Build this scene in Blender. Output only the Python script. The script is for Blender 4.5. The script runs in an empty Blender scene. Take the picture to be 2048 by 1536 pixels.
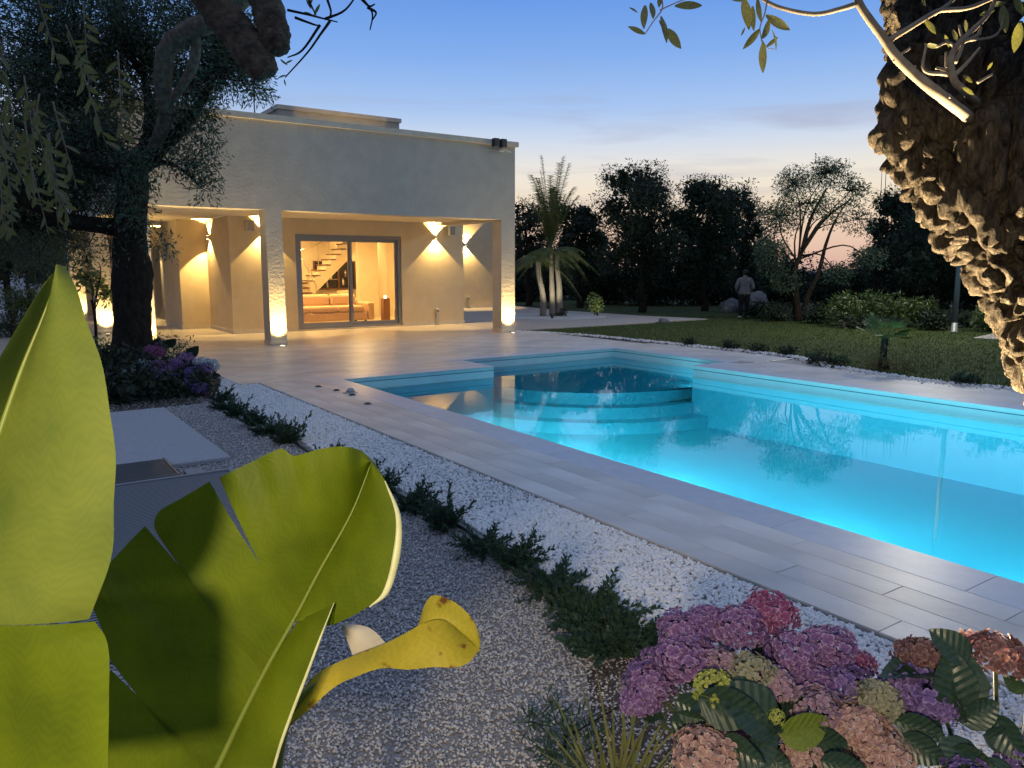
import bpy, bmesh, math, random
import numpy as np
from mathutils import Vector, Matrix, noise

R = math.radians
random.seed(11)
rng = np.random.default_rng(11)
scene = bpy.context.scene
COL = scene.collection

# ------------------------------------------------------------------ camera
CAM_H = 1.65
FOCAL_PX = 1545.0            # of a 2048 px wide frame
HEADING = R(34.5)
PITCH = math.atan(231 / FOCAL_PX)
cam = bpy.data.objects.new('camera', bpy.data.cameras.new('camera'))
COL.objects.link(cam)
cam.location = (0, 0, CAM_H)
cam.rotation_euler = (R(90) - PITCH, 0, -HEADING)
cam.data.sensor_width = 36
cam.data.lens = FOCAL_PX / 2048 * 36
cam.data.clip_start = 0.05
cam.data.clip_end = 2000
scene.camera = cam

# ------------------------------------------------------------------ dusk sky
SUNSET = R(40)
world = bpy.data.worlds.new('World')
scene.world = world
world.use_nodes = True
wn, wl = world.node_tree.nodes, world.node_tree.links
wn.clear()


def wnode(t, **kw):
    n = wn.new(t)
    for k, v in kw.items():
        setattr(n, k, v)
    return n


def wmath(op, a, b=None, clamp=False):
    n = wnode('ShaderNodeMath', operation=op, use_clamp=clamp)
    for i, x in enumerate((a, b)):
        if x is None:
            continue
        if isinstance(x, (int, float)):
            n.inputs[i].default_value = x
        else:
            wl.new(x, n.inputs[i])
    return n.outputs[0]


def wramp(fac, stops):
    n = wnode('ShaderNodeValToRGB')
    cr = n.color_ramp
    while len(cr.elements) < len(stops):
        cr.elements.new(0.5)
    for e, (p, c) in zip(cr.elements, stops):
        e.position = p
        e.color = (*c, 1)
    wl.new(fac, n.inputs[0])
    return n.outputs[0]


tc = wnode('ShaderNodeTexCoord')
sep = wnode('ShaderNodeSeparateXYZ')
wl.new(tc.outputs['Generated'], sep.inputs[0])
elev = sep.outputs[2]
dotx = wmath('MULTIPLY', sep.outputs[0], math.sin(SUNSET))
doty = wmath('MULTIPLY', sep.outputs[1], math.cos(SUNSET))
toward = wmath('ADD', dotx, doty)
zpos = wmath('MAXIMUM', elev, 0.0)
west = wramp(zpos, [(0, (.78, .50, .42)), (.05, (.95, .68, .50)), (.085, (1.0, .83, .58)), (.12, (.95, .87, .70)),
                    (.155, (.70, .77, .83)), (.19, (.44, .61, .86)), (.25, (.25, .46, .85)), (.32, (.14, .33, .78)),
                    (.6, (.20, .32, .58)), (1, (.27, .35, .50))])
east = wramp(zpos, [(0, (.20, .20, .26)), (.10, (.22, .22, .29)), (.2, (.19, .23, .34)), (.35, (.17, .25, .42)),
                    (.6, (.21, .30, .48)), (1, (.27, .35, .50))])
side = wmath('MULTIPLY_ADD', toward, 0.75)
side.node.inputs[2].default_value = 0.33
side = wmath('MAXIMUM', side, 0.0, True)
mixs = wnode('ShaderNodeMixRGB')
wl.new(side, mixs.inputs[0]); wl.new(east, mixs.inputs[1]); wl.new(west, mixs.inputs[2])
nish = wnode('ShaderNodeTexSky')
nish.sky_type = 'NISHITA'
nish.sun_disc = False
nish.sun_elevation = R(-2)
nish.sun_rotation = SUNSET
nish.ozone_density = 4
nmul = wnode('ShaderNodeMixRGB', blend_type='MULTIPLY')
nmul.inputs[0].default_value = 1
nmul.inputs[2].default_value = (2.0, 2.1, 2.6, 1)
wl.new(nish.outputs[0], nmul.inputs[1])
mixn = wnode('ShaderNodeMixRGB')
mixn.inputs[0].default_value = 0.12
wl.new(mixs.outputs[0], mixn.inputs[1]); wl.new(nmul.outputs[0], mixn.inputs[2])
# thin stratus streaks low over the sunset
cmap = wnode('ShaderNodeMapping')
cmap.inputs['Rotation'].default_value = (0, R(-9), 0)
cmap.inputs['Scale'].default_value = (2.6, 2.6, 26)
wl.new(tc.outputs['Generated'], cmap.inputs[0])
cn = wnode('ShaderNodeTexNoise')
cn.inputs['Scale'].default_value = 1.35
cn.inputs['Detail'].default_value = 5
cn.inputs['Roughness'].default_value = 0.55
cn.inputs['Distortion'].default_value = 0.4
wl.new(cmap.outputs[0], cn.inputs[0])
cloud = wramp(cn.outputs[0], [(.52, (0, 0, 0)), (.74, (1, 1, 1))])
band = wramp(zpos, [(.05, (.4, .4, .4)), (.10, (1, 1, 1)), (.17, (.9, .9, .9)), (.26, (.14, .14, .14)), (.5, (0.05, .05, .05))])
cm = wmath('MULTIPLY', cloud, band)
cm = wmath('MULTIPLY', cm, 0.5)
mixc = wnode('ShaderNodeMixRGB')
mixc.inputs[2].default_value = (.37, .37, .50, 1)
wl.new(cm, mixc.inputs[0]); wl.new(mixn.outputs[0], mixc.inputs[1])
bg = wnode('ShaderNodeBackground')
bg.inputs[1].default_value = 1.0
wl.new(mixc.outputs[0], bg.inputs[0])
wo = wnode('ShaderNodeOutputWorld')
wl.new(bg.outputs[0], wo.inputs[0])

vs = scene.view_settings
vs.view_transform = 'Standard'
vs.look = 'None'
vs.exposure = 0.0
vs.gamma = 1.0
scene.render.engine = 'CYCLES'
scene.cycles.use_denoising = True
scene.cycles.max_bounces = 8
scene.cycles.diffuse_bounces = 4
scene.cycles.glossy_bounces = 4
scene.cycles.transparent_max_bounces = 24
scene.cycles.sample_clamp_indirect = 4.0
scene.cycles.caustics_reflective = False
scene.cycles.caustics_refractive = False

# ------------------------------------------------------------------ survey: a point seen at photo pixel (x, y), d metres deep
_fw = Vector((math.sin(HEADING) * math.cos(PITCH), math.cos(HEADING) * math.cos(PITCH), -math.sin(PITCH)))
_rt = Vector((math.cos(HEADING), -math.sin(HEADING), 0))
_dn = -_rt.cross(_fw)


def at(x, y, d):
    return Vector((0, 0, CAM_H)) + d * (_fw + (x - 1024) / FOCAL_PX * _rt + (y - 768) / FOCAL_PX * _dn)


def ground_at(x, y, z=0.0):
    r = _fw + (x - 1024) / FOCAL_PX * _rt + (y - 768) / FOCAL_PX * _dn
    return Vector((0, 0, CAM_H)) + r * ((z - CAM_H) / r.z)


# ------------------------------------------------------------------ materials
def newmat(name):
    m = bpy.data.materials.new(name)
    m.use_nodes = True
    nt = m.node_tree
    return m, nt, nt.nodes, nt.links, nt.nodes['Principled BSDF']


def mat(name, c, rough=.6, c2=None, nscale=6, detail=4, bump=None, metal=0, spec=None, per_object=0, trans=0, stretch=None,
        ramp=(.35, .65), coords='Object', coat=0):
    """procedural surface: two-tone noise colour, optional bump [(scale, strength, distance)], per-object tint, translucency"""
    m, nt, N, L, p = newmat(name)
    p.inputs['Roughness'].default_value = rough
    p.inputs['Metallic'].default_value = metal
    if spec is not None:
        p.inputs['Specular IOR Level'].default_value = spec
    if coat:
        p.inputs['Coat Weight'].default_value = coat
    tcn = N.new('ShaderNodeTexCoord')
    vec = tcn.outputs[coords]
    if stretch:
        mp = N.new('ShaderNodeMapping')
        mp.inputs['Scale'].default_value = stretch
        L.new(vec, mp.inputs[0])
        vec = mp.outputs[0]
    colsock = None
    if c2 is not None:
        nz = N.new('ShaderNodeTexNoise')
        nz.inputs['Scale'].default_value = nscale
        nz.inputs['Detail'].default_value = detail
        L.new(vec, nz.inputs[0])
        rp = N.new('ShaderNodeValToRGB')
        rp.color_ramp.elements[0].position = ramp[0]
        rp.color_ramp.elements[1].position = ramp[1]
        rp.color_ramp.elements[0].color = (*c, 1)
        rp.color_ramp.elements[1].color = (*c2, 1)
        L.new(nz.outputs[0], rp.inputs[0])
        colsock = rp.outputs[0]
    if per_object:
        oi = N.new('ShaderNodeObjectInfo')
        hv = N.new('ShaderNodeHueSaturation')
        mr = N.new('ShaderNodeMapRange')
        mr.inputs[3].default_value = 1 - per_object
        mr.inputs[4].default_value = 1 + per_object
        L.new(oi.outputs['Random'], mr.inputs[0])
        L.new(mr.outputs[0], hv.inputs['Value'])
        if colsock:
            L.new(colsock, hv.inputs['Color'])
        else:
            hv.inputs['Color'].default_value = (*c, 1)
        colsock = hv.outputs[0]
    if colsock:
        L.new(colsock, p.inputs['Base Color'])
    else:
        p.inputs['Base Color'].default_value = (*c, 1)
    if bump:
        prev = None
        for (s, st, d) in bump:
            bn = N.new('ShaderNodeTexNoise')
            bn.inputs['Scale'].default_value = s
            bn.inputs['Detail'].default_value = 6
            L.new(vec, bn.inputs[0])
            b = N.new('ShaderNodeBump')
            b.inputs['Strength'].default_value = st
            b.inputs['Distance'].default_value = d
            L.new(bn.outputs[0], b.inputs['Height'])
            if prev:
                L.new(prev, b.inputs['Normal'])
            prev = b.outputs[0]
        L.new(prev, p.inputs['Normal'])
    if trans:
        t = N.new('ShaderNodeBsdfTranslucent')
        if colsock:
            g = N.new('ShaderNodeMixRGB')
            g.blend_type = 'MULTIPLY'
            g.inputs[0].default_value = 1
            g.inputs[2].default_value = (1.5, 1.5, .7, 1)
            L.new(colsock, g.inputs[1])
            L.new(g.outputs[0], t.inputs[0])
        else:
            t.inputs[0].default_value = (c[0] * 1.5, c[1] * 1.5, c[2] * .7, 1)
        mx = N.new('ShaderNodeMixShader')
        mx.inputs[0].default_value = trans
        L.new(p.outputs[0], mx.inputs[1])
        L.new(t.outputs[0], mx.inputs[2])
        L.new(mx.outputs[0], N['Material Output'].inputs[0])
    return m


def emit(name, c, s):
    m, nt, N, L, p = newmat(name)
    p.inputs['Base Color'].default_value = (*c, 1)
    p.inputs['Emission Color'].default_value = (*c, 1)
    p.inputs['Emission Strength'].default_value = s
    return m


def glassmat(name, tint, refl=1.0):
    m, nt, N, L, p = newmat(name)
    N.remove(p)
    fr = N.new('ShaderNodeFresnel'); fr.inputs[0].default_value = 1.45
    mul = N.new('ShaderNodeMath'); mul.operation = 'MULTIPLY'; mul.inputs[1].default_value = refl
    L.new(fr.outputs[0], mul.inputs[0])
    tr = N.new('ShaderNodeBsdfTransparent'); tr.inputs[0].default_value = (*tint, 1)
    gl = N.new('ShaderNodeBsdfGlossy'); gl.inputs['Roughness'].default_value = .01
    mx = N.new('ShaderNodeMixShader')
    L.new(mul.outputs[0], mx.inputs[0]); L.new(tr.outputs[0], mx.inputs[1]); L.new(gl.outputs[0], mx.inputs[2])
    L.new(mx.outputs[0], N['Material Output'].inputs[0])
    return m


def watermat():
    m, nt, N, L, p = newmat('pool_water')
    N.remove(p)
    tcn = N.new('ShaderNodeTexCoord')
    mp = N.new('ShaderNodeMapping'); mp.inputs['Scale'].default_value = (1, .55, 1); mp.inputs['Rotation'].default_value = (0, 0, R(-34))
    L.new(tcn.outputs['Object'], mp.inputs[0])
    prev = None
    for s, st, d in ((1.3, .10, .02), (6.5, .05, .008)):
        nz = N.new('ShaderNodeTexNoise'); nz.inputs['Scale'].default_value = s; nz.inputs['Detail'].default_value = 2
        L.new(mp.outputs[0], nz.inputs[0])
        b = N.new('ShaderNodeBump'); b.inputs['Strength'].default_value = st; b.inputs['Distance'].default_value = d
        L.new(nz.outputs[0], b.inputs['Height'])
        if prev:
            L.new(prev, b.inputs['Normal'])
        prev = b.outputs[0]
    fr = N.new('ShaderNodeFresnel'); fr.inputs[0].default_value = 1.34
    L.new(prev, fr.inputs['Normal'])
    tr = N.new('ShaderNodeBsdfTransparent'); tr.inputs[0].default_value = (.42, .95, 1.0, 1)
    gl = N.new('ShaderNodeBsdfGlossy'); gl.inputs['Roughness'].default_value = .012
    L.new(prev, gl.inputs['Normal'])
    mx = N.new('ShaderNodeMixShader')
    L.new(fr.outputs[0], mx.inputs[0]); L.new(tr.outputs[0], mx.inputs[1]); L.new(gl.outputs[0], mx.inputs[2])
    L.new(mx.outputs[0], N['Material Output'].inputs[0])
    return m


def petalmat(name, inner, rim):
    m, nt, N, L, p = newmat(name)
    a = N.new('ShaderNodeAttribute'); a.attribute_name = 'rim'
    rp = N.new('ShaderNodeValToRGB')
    rp.color_ramp.elements[0].position = .62
    rp.color_ramp.elements[0].color = (*inner, 1)
    rp.color_ramp.elements[1].color = (*rim, 1)
    L.new(a.outputs['Fac'], rp.inputs[0])
    nz = N.new('ShaderNodeTexNoise'); nz.inputs['Scale'].default_value = 45
    hv = N.new('ShaderNodeHueSaturation')
    mr = N.new('ShaderNodeMapRange'); mr.inputs[1].default_value = .3; mr.inputs[2].default_value = .7
    mr.inputs[3].default_value = .72; mr.inputs[4].default_value = 1.25
    tcn = N.new('ShaderNodeTexCoord'); L.new(tcn.outputs['Object'], nz.inputs[0])
    L.new(nz.outputs[0], mr.inputs[0]); L.new(mr.outputs[0], hv.inputs['Value']); L.new(rp.outputs[0], hv.inputs['Color'])
    L.new(hv.outputs[0], p.inputs['Base Color'])
    p.inputs['Roughness'].default_value = .7
    t = N.new('ShaderNodeBsdfTranslucent'); L.new(hv.outputs[0], t.inputs[0])
    mx = N.new('ShaderNodeMixShader'); mx.inputs[0].default_value = .3
    L.new(p.outputs[0], mx.inputs[1]); L.new(t.outputs[0], mx.inputs[2]); L.new(mx.outputs[0], N['Material Output'].inputs[0])
    return m


def bladeveins(name, c, c2, trans, vein=55, brown=None, amp=.03):
    """banana leaf: fine side veins across the blade from UV, mottled colour, translucent"""
    m, nt, N, L, p = newmat(name)
    uv = N.new('ShaderNodeUVMap')
    sp = N.new('ShaderNodeSeparateXYZ'); L.new(uv.outputs[0], sp.inputs[0])
    wv = N.new('ShaderNodeMath'); wv.operation = 'MULTIPLY'; wv.inputs[1].default_value = vein * 2.6
    wn_ = N.new('ShaderNodeTexNoise'); wn_.inputs['Scale'].default_value = 5; wn_.inputs['Detail'].default_value = 2
    L.new(uv.outputs[0], wn_.inputs[0])
    wa_ = N.new('ShaderNodeMath'); wa_.operation = 'MULTIPLY_ADD'; wa_.inputs[1].default_value = .16
    L.new(wn_.outputs[0], wa_.inputs[0]); L.new(sp.outputs[0], wa_.inputs[2])
    L.new(wa_.outputs[0], wv.inputs[0])
    sn = N.new('ShaderNodeMath'); sn.operation = 'SINE'; L.new(wv.outputs[0], sn.inputs[0])
    tcn = N.new('ShaderNodeTexCoord')
    nz = N.new('ShaderNodeTexNoise'); nz.inputs['Scale'].default_value = 9; nz.inputs['Detail'].default_value = 3
    L.new(tcn.outputs['Object'], nz.inputs[0])
    vn = N.new('ShaderNodeMath'); vn.operation = 'MULTIPLY_ADD'; vn.inputs[1].default_value = amp; L.new(sn.outputs[0], vn.inputs[0])
    L.new(nz.outputs[0], vn.inputs[2])
    rp = N.new('ShaderNodeValToRGB')
    rp.color_ramp.elements[0].position = .30; rp.color_ramp.elements[0].color = (*c, 1)
    rp.color_ramp.elements[1].position = .72; rp.color_ramp.elements[1].color = (*c2, 1)
    L.new(vn.outputs[0], rp.inputs[0])
    colr = rp.outputs[0]
    if brown:
        n2 = N.new('ShaderNodeTexNoise'); n2.inputs['Scale'].default_value = 26; n2.inputs['Detail'].default_value = 4
        L.new(tcn.outputs['Object'], n2.inputs[0])
        r2 = N.new('ShaderNodeValToRGB'); r2.color_ramp.elements[0].position = .60; r2.color_ramp.elements[1].position = .68
        L.new(n2.outputs[0], r2.inputs[0])
        mb = N.new('ShaderNodeMixRGB'); mb.inputs[2].default_value = (*brown, 1)
        L.new(r2.outputs[0], mb.inputs[0]); L.new(colr, mb.inputs[1])
        colr = mb.outputs[0]
    L.new(colr, p.inputs['Base Color'])
    p.inputs['Roughness'].default_value = .55
    p.inputs['Specular IOR Level'].default_value = .3
    b = N.new('ShaderNodeBump'); b.inputs['Strength'].default_value = .07; b.inputs['Distance'].default_value = .001
    L.new(sn.outputs[0], b.inputs['Height']); L.new(b.outputs[0], p.inputs['Normal'])
    t = N.new('ShaderNodeBsdfTranslucent'); L.new(colr, t.inputs[0])
    mx = N.new('ShaderNodeMixShader'); mx.inputs[0].default_value = trans
    L.new(p.outputs[0], mx.inputs[1]); L.new(t.outputs[0], mx.inputs[2]); L.new(mx.outputs[0], N['Material Output'].inputs[0])
    return m


def barkmat(name, c, c2, scale=14):
    m, nt, N, L, p = newmat(name)
    tcn = N.new('ShaderNodeTexCoord')
    mp = N.new('ShaderNodeMapping'); mp.inputs['Scale'].default_value = (1, 1, .45)
    L.new(tcn.outputs['Object'], mp.inputs[0])
    nz = N.new('ShaderNodeTexNoise'); nz.inputs['Scale'].default_value = scale; nz.inputs['Detail'].default_value = 8
    nz.inputs['Roughness'].default_value = .7; nz.inputs['Distortion'].default_value = .6
    L.new(mp.outputs[0], nz.inputs[0])
    vo = N.new('ShaderNodeTexVoronoi'); vo.inputs['Scale'].default_value = scale * 1.7; vo.feature = 'F1'
    L.new(mp.outputs[0], vo.inputs[0])
    rp = N.new('ShaderNodeValToRGB')
    rp.color_ramp.elements[0].position = .35; rp.color_ramp.elements[0].color = (*c, 1)
    rp.color_ramp.elements[1].position = .68; rp.color_ramp.elements[1].color = (*c2, 1)
    L.new(nz.outputs[0], rp.inputs[0]); L.new(rp.outputs[0], p.inputs['Base Color'])
    p.inputs['Roughness'].default_value = .9
    p.inputs['Specular IOR Level'].default_value = .15
    b1 = N.new('ShaderNodeBump'); b1.inputs['Strength'].default_value = 1; b1.inputs['Distance'].default_value = .045
    L.new(nz.outputs[0], b1.inputs['Height'])
    b2 = N.new('ShaderNodeBump'); b2.inputs['Strength'].default_value = .8; b2.inputs['Distance'].default_value = .02
    L.new(vo.outputs['Distance'], b2.inputs['Height']); L.new(b1.outputs[0], b2.inputs['Normal'])
    L.new(b2.outputs[0], p.inputs['Normal'])
    return m


M = dict(
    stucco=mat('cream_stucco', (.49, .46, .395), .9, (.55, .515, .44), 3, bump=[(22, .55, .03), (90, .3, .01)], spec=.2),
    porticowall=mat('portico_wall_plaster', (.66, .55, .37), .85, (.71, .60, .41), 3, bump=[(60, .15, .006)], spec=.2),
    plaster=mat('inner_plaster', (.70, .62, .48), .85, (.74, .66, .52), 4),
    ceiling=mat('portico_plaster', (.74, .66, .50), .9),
    coping=mat('parapet_stone', (.62, .55, .43), .7, (.70, .63, .50), 5),
    roof=mat('roof_felt', (.16, .15, .15), .9),
    tile=mat('deck_tile', (.60, .545, .475), .36, (.78, .72, .645), 1.7, 9, bump=[(60, .14, .004), (9, .18, .012)], per_object=.10, stretch=(1, 1, 1)),
    edge=mat('pool_edge_stone', (.58, .59, .62), .36, (.65, .66, .69), 8, 5, bump=[(70, .12, .004)], per_object=.05),
    grout=mat('grout', (.42, .40, .37), .9),
    liner=mat('pool_liner', (.08, .56, .74), .5, (.09, .59, .77), 2),
    alu=mat('grey_aluminium', (.30, .31, .32), .35, metal=.7),
    steel=mat('brushed_steel', (.5, .48, .45), .35, metal=.9),
    darkmetal=mat('dark_metal', (.05, .055, .06), .45, metal=.5),
    white=mat('white_enamel', (.75, .73, .68), .4),
    black=mat('black_plastic', (.02, .02, .022), .5),
    wood=mat('dark_wood_tread', (.10, .045, .02), .45, (.16, .075, .035), 9, stretch=(1, 8, 8)),
    sofa=mat('peach_fabric', (.62, .43, .30), .95, (.68, .49, .35), 30, bump=[(160, .3, .003)]),
    indoorfloor=mat('room_tile', (.56, .46, .34), .3, (.62, .52, .40), 3),
    soil=mat('dark_soil', (.035, .026, .02), .95, (.07, .055, .04), 14, bump=[(40, .8, .02)]),
    ground=mat('gravel_ground', (.20, .19, .19), .95, (.36, .34, .33), 60, 5, bump=[(90, .9, .012)]),
    lawn=mat('lawn_green', (.036, .060, .006), .9, (.058, .085, .010), 2.2, 8, bump=[(60, .9, .03)]),
    grass=mat('grass_blade', (.045, .075, .008), .8, (.065, .10, .012), 3, trans=.3),
    path=mat('pale_path', (.40, .36, .33), .85, (.47, .43, .39), 7, bump=[(50, .3, .006)]),
    pebble=mat('white_marble_chips', (.82, .82, .82), .6, (.93, .93, .92), 35, 2, ramp=(.3, .6)),
    gravel=mat('grey_gravel_chips', (.40, .38, .38), .8, (.76, .73, .70), 45, 2, ramp=(.33, .70)),
    slab=mat('washed_concrete', (.36, .36, .38), .95, (.50, .50, .52), 80, 5, bump=[(110, .9, .008), (7, .4, .01)]),
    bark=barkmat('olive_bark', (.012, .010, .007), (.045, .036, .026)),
    barklit=barkmat('lit_old_olive_bark', (.016, .012, .008), (.13, .105, .072), 30),  # lighter copy of the olive bark for the lamp-lit trunk
    twig=mat('twig_bark', (.16, .13, .09), .85, (.24, .20, .14), 30),
    palmbark=mat('palm_trunk', (.16, .14, .12), .9, (.30, .27, .23), 22, bump=[(30, .8, .02)], stretch=(1, 1, 4)),
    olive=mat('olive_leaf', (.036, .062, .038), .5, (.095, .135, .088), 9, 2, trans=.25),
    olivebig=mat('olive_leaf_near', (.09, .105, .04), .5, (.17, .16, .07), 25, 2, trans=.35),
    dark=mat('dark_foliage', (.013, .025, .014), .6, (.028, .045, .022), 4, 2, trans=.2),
    laurel=mat('laurel_leaf', (.06, .10, .03), .4, (.12, .17, .06), 6, 2, trans=.25),
    palmleaf=mat('palm_frond', (.05, .075, .022), .5, (.10, .12, .035), 5, 2, trans=.25),
    juniper=mat('juniper_green', (.022, .060, .040), .7, (.05, .10, .05), 20, 2, trans=.15),
    hyleaf=mat('hydrangea_leaf', (.014, .036, .026), .36, (.030, .062, .040), 12, 4, bump=[(60, .5, .004)], trans=.15),
    hyleaf2=mat('young_hydrangea_leaf', (.14, .20, .025), .4, (.20, .26, .04), 20, 3, trans=.35),
    yucca=mat('yucca_blade', (.13, .15, .05), .5, (.22, .22, .08), 8, 2, trans=.15),
    stem=mat('green_stem', (.07, .09, .03), .6),
    rock=mat('grey_boulder', (.10, .11, .12), .9, (.20, .205, .215), 4, 6, bump=[(9, .7, .05)]),
    banana=bladeveins('banana_blade', (.085, .125, .003), (.16, .215, .006), .45, 150),
    bananapale=bladeveins('banana_blade_pale', (.11, .155, .025), (.20, .24, .035), .40, 110),
    bananayellow=bladeveins('yellowed_blade', (.36, .31, .02), (.56, .45, .05), .42, 60, brown=(.16, .06, .012), amp=.045),
    midrib=mat('banana_midrib', (.13, .17, .025), .45),
    driedleaf=mat('dried_leaf', (.38, .34, .28), .9, (.48, .44, .37), 25),
    skin=mat('skin', (.42, .26, .19), .6),
    jacket=mat('mauve_jacket', (.17, .145, .16), .9, (.22, .19, .205), 20, bump=[(14, .5, .02)]),
    trousers=mat('black_trousers', (.012, .012, .016), .9),
    shoes=mat('white_shoes', (.75, .75, .72), .6),
    hair=mat('dark_hair', (.012, .01, .009), .6),
    galv=mat('galvanised_post', (.34, .36, .38), .5, metal=.4),
    glass=glassmat('window_glass', (.95, .97, .95)),
    tv=mat('dark_glass', (.012, .010, .010), .15),
    card=mat('cardboard', (.62, .52, .36), .8),
    brownbox=mat('brown_box', (.25, .13, .08), .7),
    water=watermat(),
    lampglow=emit('lamp_glow', (1, .80, .45), 14),
    poolglow=emit('pool_lamp_glow', (.75, .95, 1.0), 6),
    headglow=emit('post_lamp_glow', (1, .95, .82), 40),
    candle=emit('candle_glow', (1, .8, .4), 8),
)
WARM = (1.0, .66, .23)


# ------------------------------------------------------------------ mesh helpers
class MB:
    def __init__(s):
        s.v, s.f = [], []

    def add(s, vs, fs):
        o = len(s.v)
        s.v += [tuple(v) for v in vs]
        s.f += [tuple(i + o for i in f) for f in fs]
        return s

    def box(s, x0, y0, z0, x1, y1, z1):
        return s.add([(x0, y0, z0), (x1, y0, z0), (x1, y1, z0), (x0, y1, z0), (x0, y0, z1), (x1, y0, z1), (x1, y1, z1), (x0, y1, z1)],
                     [(3, 2, 1, 0), (4, 5, 6, 7), (0, 1, 5, 4), (1, 2, 6, 5), (2, 3, 7, 6), (3, 0, 4, 7)])

    def chamfer_box(s, x0, y0, z0, x1, y1, z1, b):
        bm = bmesh.new()
        bmesh.ops.create_cube(bm, size=1)
        for v in bm.verts:
            v.co = Vector(((x0 + x1) / 2 + v.co.x * (x1 - x0), (y0 + y1) / 2 + v.co.y * (y1 - y0), (z0 + z1) / 2 + v.co.z * (z1 - z0)))
        bmesh.ops.bevel(bm, geom=bm.edges[:], offset=b, segments=2, affect='EDGES', profile=.5)
        bm.verts.index_update()
        s.add([v.co[:] for v in bm.verts], [[v.index for v in f.verts] for f in bm.faces])
        bm.free()
        return s

    def prism(s, poly, z0, z1):
        n = len(poly)
        vs = [(x, y, z0) for x, y in poly] + [(x, y, z1) for x, y in poly]
        return s.add(vs, [tuple(range(n))[::-1], tuple(range(n, 2 * n))] + [(i, (i + 1) % n, (i + 1) % n + n, i + n) for i in range(n)])

    def tube(s, pts, rad, n=8, cap=True, jitter=0.0, flat=1.0):
        pts = [Vector(p) for p in pts]
        if not hasattr(rad, '__len__'):
            rad = [rad] * len(pts)
        vs, fs = [], []
        ref = None
        for i, p in enumerate(pts):
            d = (pts[min(i + 1, len(pts) - 1)] - pts[max(i - 1, 0)])
            if d.length < 1e-9:
                d = Vector((0, 0, 1))
            d.normalize()
            if ref is None:
                ref = Vector((1, 0, 0)) if abs(d.x) < .8 else Vector((0, 1, 0))
            a = (ref - d * ref.dot(d)).normalized()
            ref = a
            b = d.cross(a)
            for k in range(n):
                t = 2 * math.pi * k / n
                r = rad[i] * (1 + (random.uniform(-jitter, jitter) if jitter else 0))
                vs.append(p + a * math.cos(t) * r + b * math.sin(t) * r * flat)
        for i in range(len(pts) - 1):
            for k in range(n):
                fs.append((i * n + k, i * n + (k + 1) % n, (i + 1) * n + (k + 1) % n, (i + 1) * n + k))
        if cap:
            fs.append(tuple(range(n))[::-1])
            fs.append(tuple(range((len(pts) - 1) * n, len(pts) * n)))
        return s.add(vs, fs)

    def lathe(s, prof, n=20, c=(0, 0, 0), axis=(0, 0, 1)):
        q = Vector((0, 0, 1)).rotation_difference(Vector(axis))
        c = Vector(c)
        vs = []
        for r, z in prof:
            for k in range(n):
                t = 2 * math.pi * k / n
                vs.append(c + q @ Vector((r * math.cos(t), r * math.sin(t), z)))
        fs = [(i * n + k, i * n + (k + 1) % n, (i + 1) * n + (k + 1) % n, (i + 1) * n + k) for i in range(len(prof) - 1) for k in range(n)]
        fs.append(tuple(range(n))[::-1])
        fs.append(tuple(range((len(prof) - 1) * n, len(prof) * n)))
        return s.add(vs, fs)

    def mesh(s, name, smooth=False):
        me = bpy.data.meshes.new(name)
        me.from_pydata(s.v, [], s.f)
        me.update()
        if smooth:
            me.polygons.foreach_set('use_smooth', [True] * len(me.polygons))
        return me

    def build(s, name, m, parent=None, smooth=False, **tags):
        return put(name, s.mesh(name, smooth), m, parent, **tags)


def put(name, me, m, parent=None, loc=None, label=None, cat=None, group=None, kind=None):
    o = bpy.data.objects.new(name, me)
    if m is not None and not me.materials:
        me.materials.append(M[m] if isinstance(m, str) else m)
    COL.objects.link(o)
    if loc is not None:
        o.location = loc
    if parent is not None:
        o.parent = parent
    tag(o, label, cat, group, kind)
    return o


def tag(o, label=None, cat=None, group=None, kind=None):
    if label: o['label'] = label
    if cat: o['category'] = cat
    if group: o['group'] = group
    if kind: o['kind'] = kind
    return o


def thing(name, label, cat, loc=(0, 0, 0), group=None, rz=0):
    o = bpy.data.objects.new(name, None)
    o.empty_display_size = .1
    COL.objects.link(o)
    o.location = loc
    o.rotation_euler = (0, 0, rz)
    return tag(o, label, cat, group)


def fast_mesh(name, V, F):
    """many faces of one size, from numpy arrays"""
    V = np.ascontiguousarray(V, dtype=np.float32).reshape(-1, 3)
    F = np.ascontiguousarray(F, dtype=np.int32)
    me = bpy.data.meshes.new(name)
    k = F.shape[1]
    me.vertices.add(len(V)); me.vertices.foreach_set('co', V.ravel())
    me.loops.add(F.size); me.loops.foreach_set('vertex_index', F.ravel())
    me.polygons.add(len(F)); me.polygons.foreach_set('loop_start', np.arange(0, F.size, k, dtype=np.int32))
    me.update(calc_edges=True)
    return me


def unit(a):
    return a / np.maximum(np.linalg.norm(a, axis=-1, keepdims=True), 1e-9)


def leaf_cloud(name, C, D, L, W, fold=.18):
    """diamond leaves: centres C, axes D, lengths L, widths W"""
    n = len(C)
    D = unit(D)
    S = unit(np.cross(D, rng.normal(size=(n, 3))))
    Nn = np.cross(D, S)
    L = np.broadcast_to(np.asarray(L, float), (n,))[:, None]
    W = np.broadcast_to(np.asarray(W, float), (n,))[:, None]
    a = C - D * L * .5
    t = C + D * L * .5
    l = C - S * W * .5 + Nn * W * fold
    r = C + S * W * .5 + Nn * W * fold
    V = np.stack([a, r, t, l], 1).reshape(-1, 3)
    i = np.arange(n)[:, None] * 4
    F = np.concatenate([i + np.array([0, 1, 2]), i + np.array([0, 2, 3])], 0)
    return fast_mesh(name, V, F)


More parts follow.
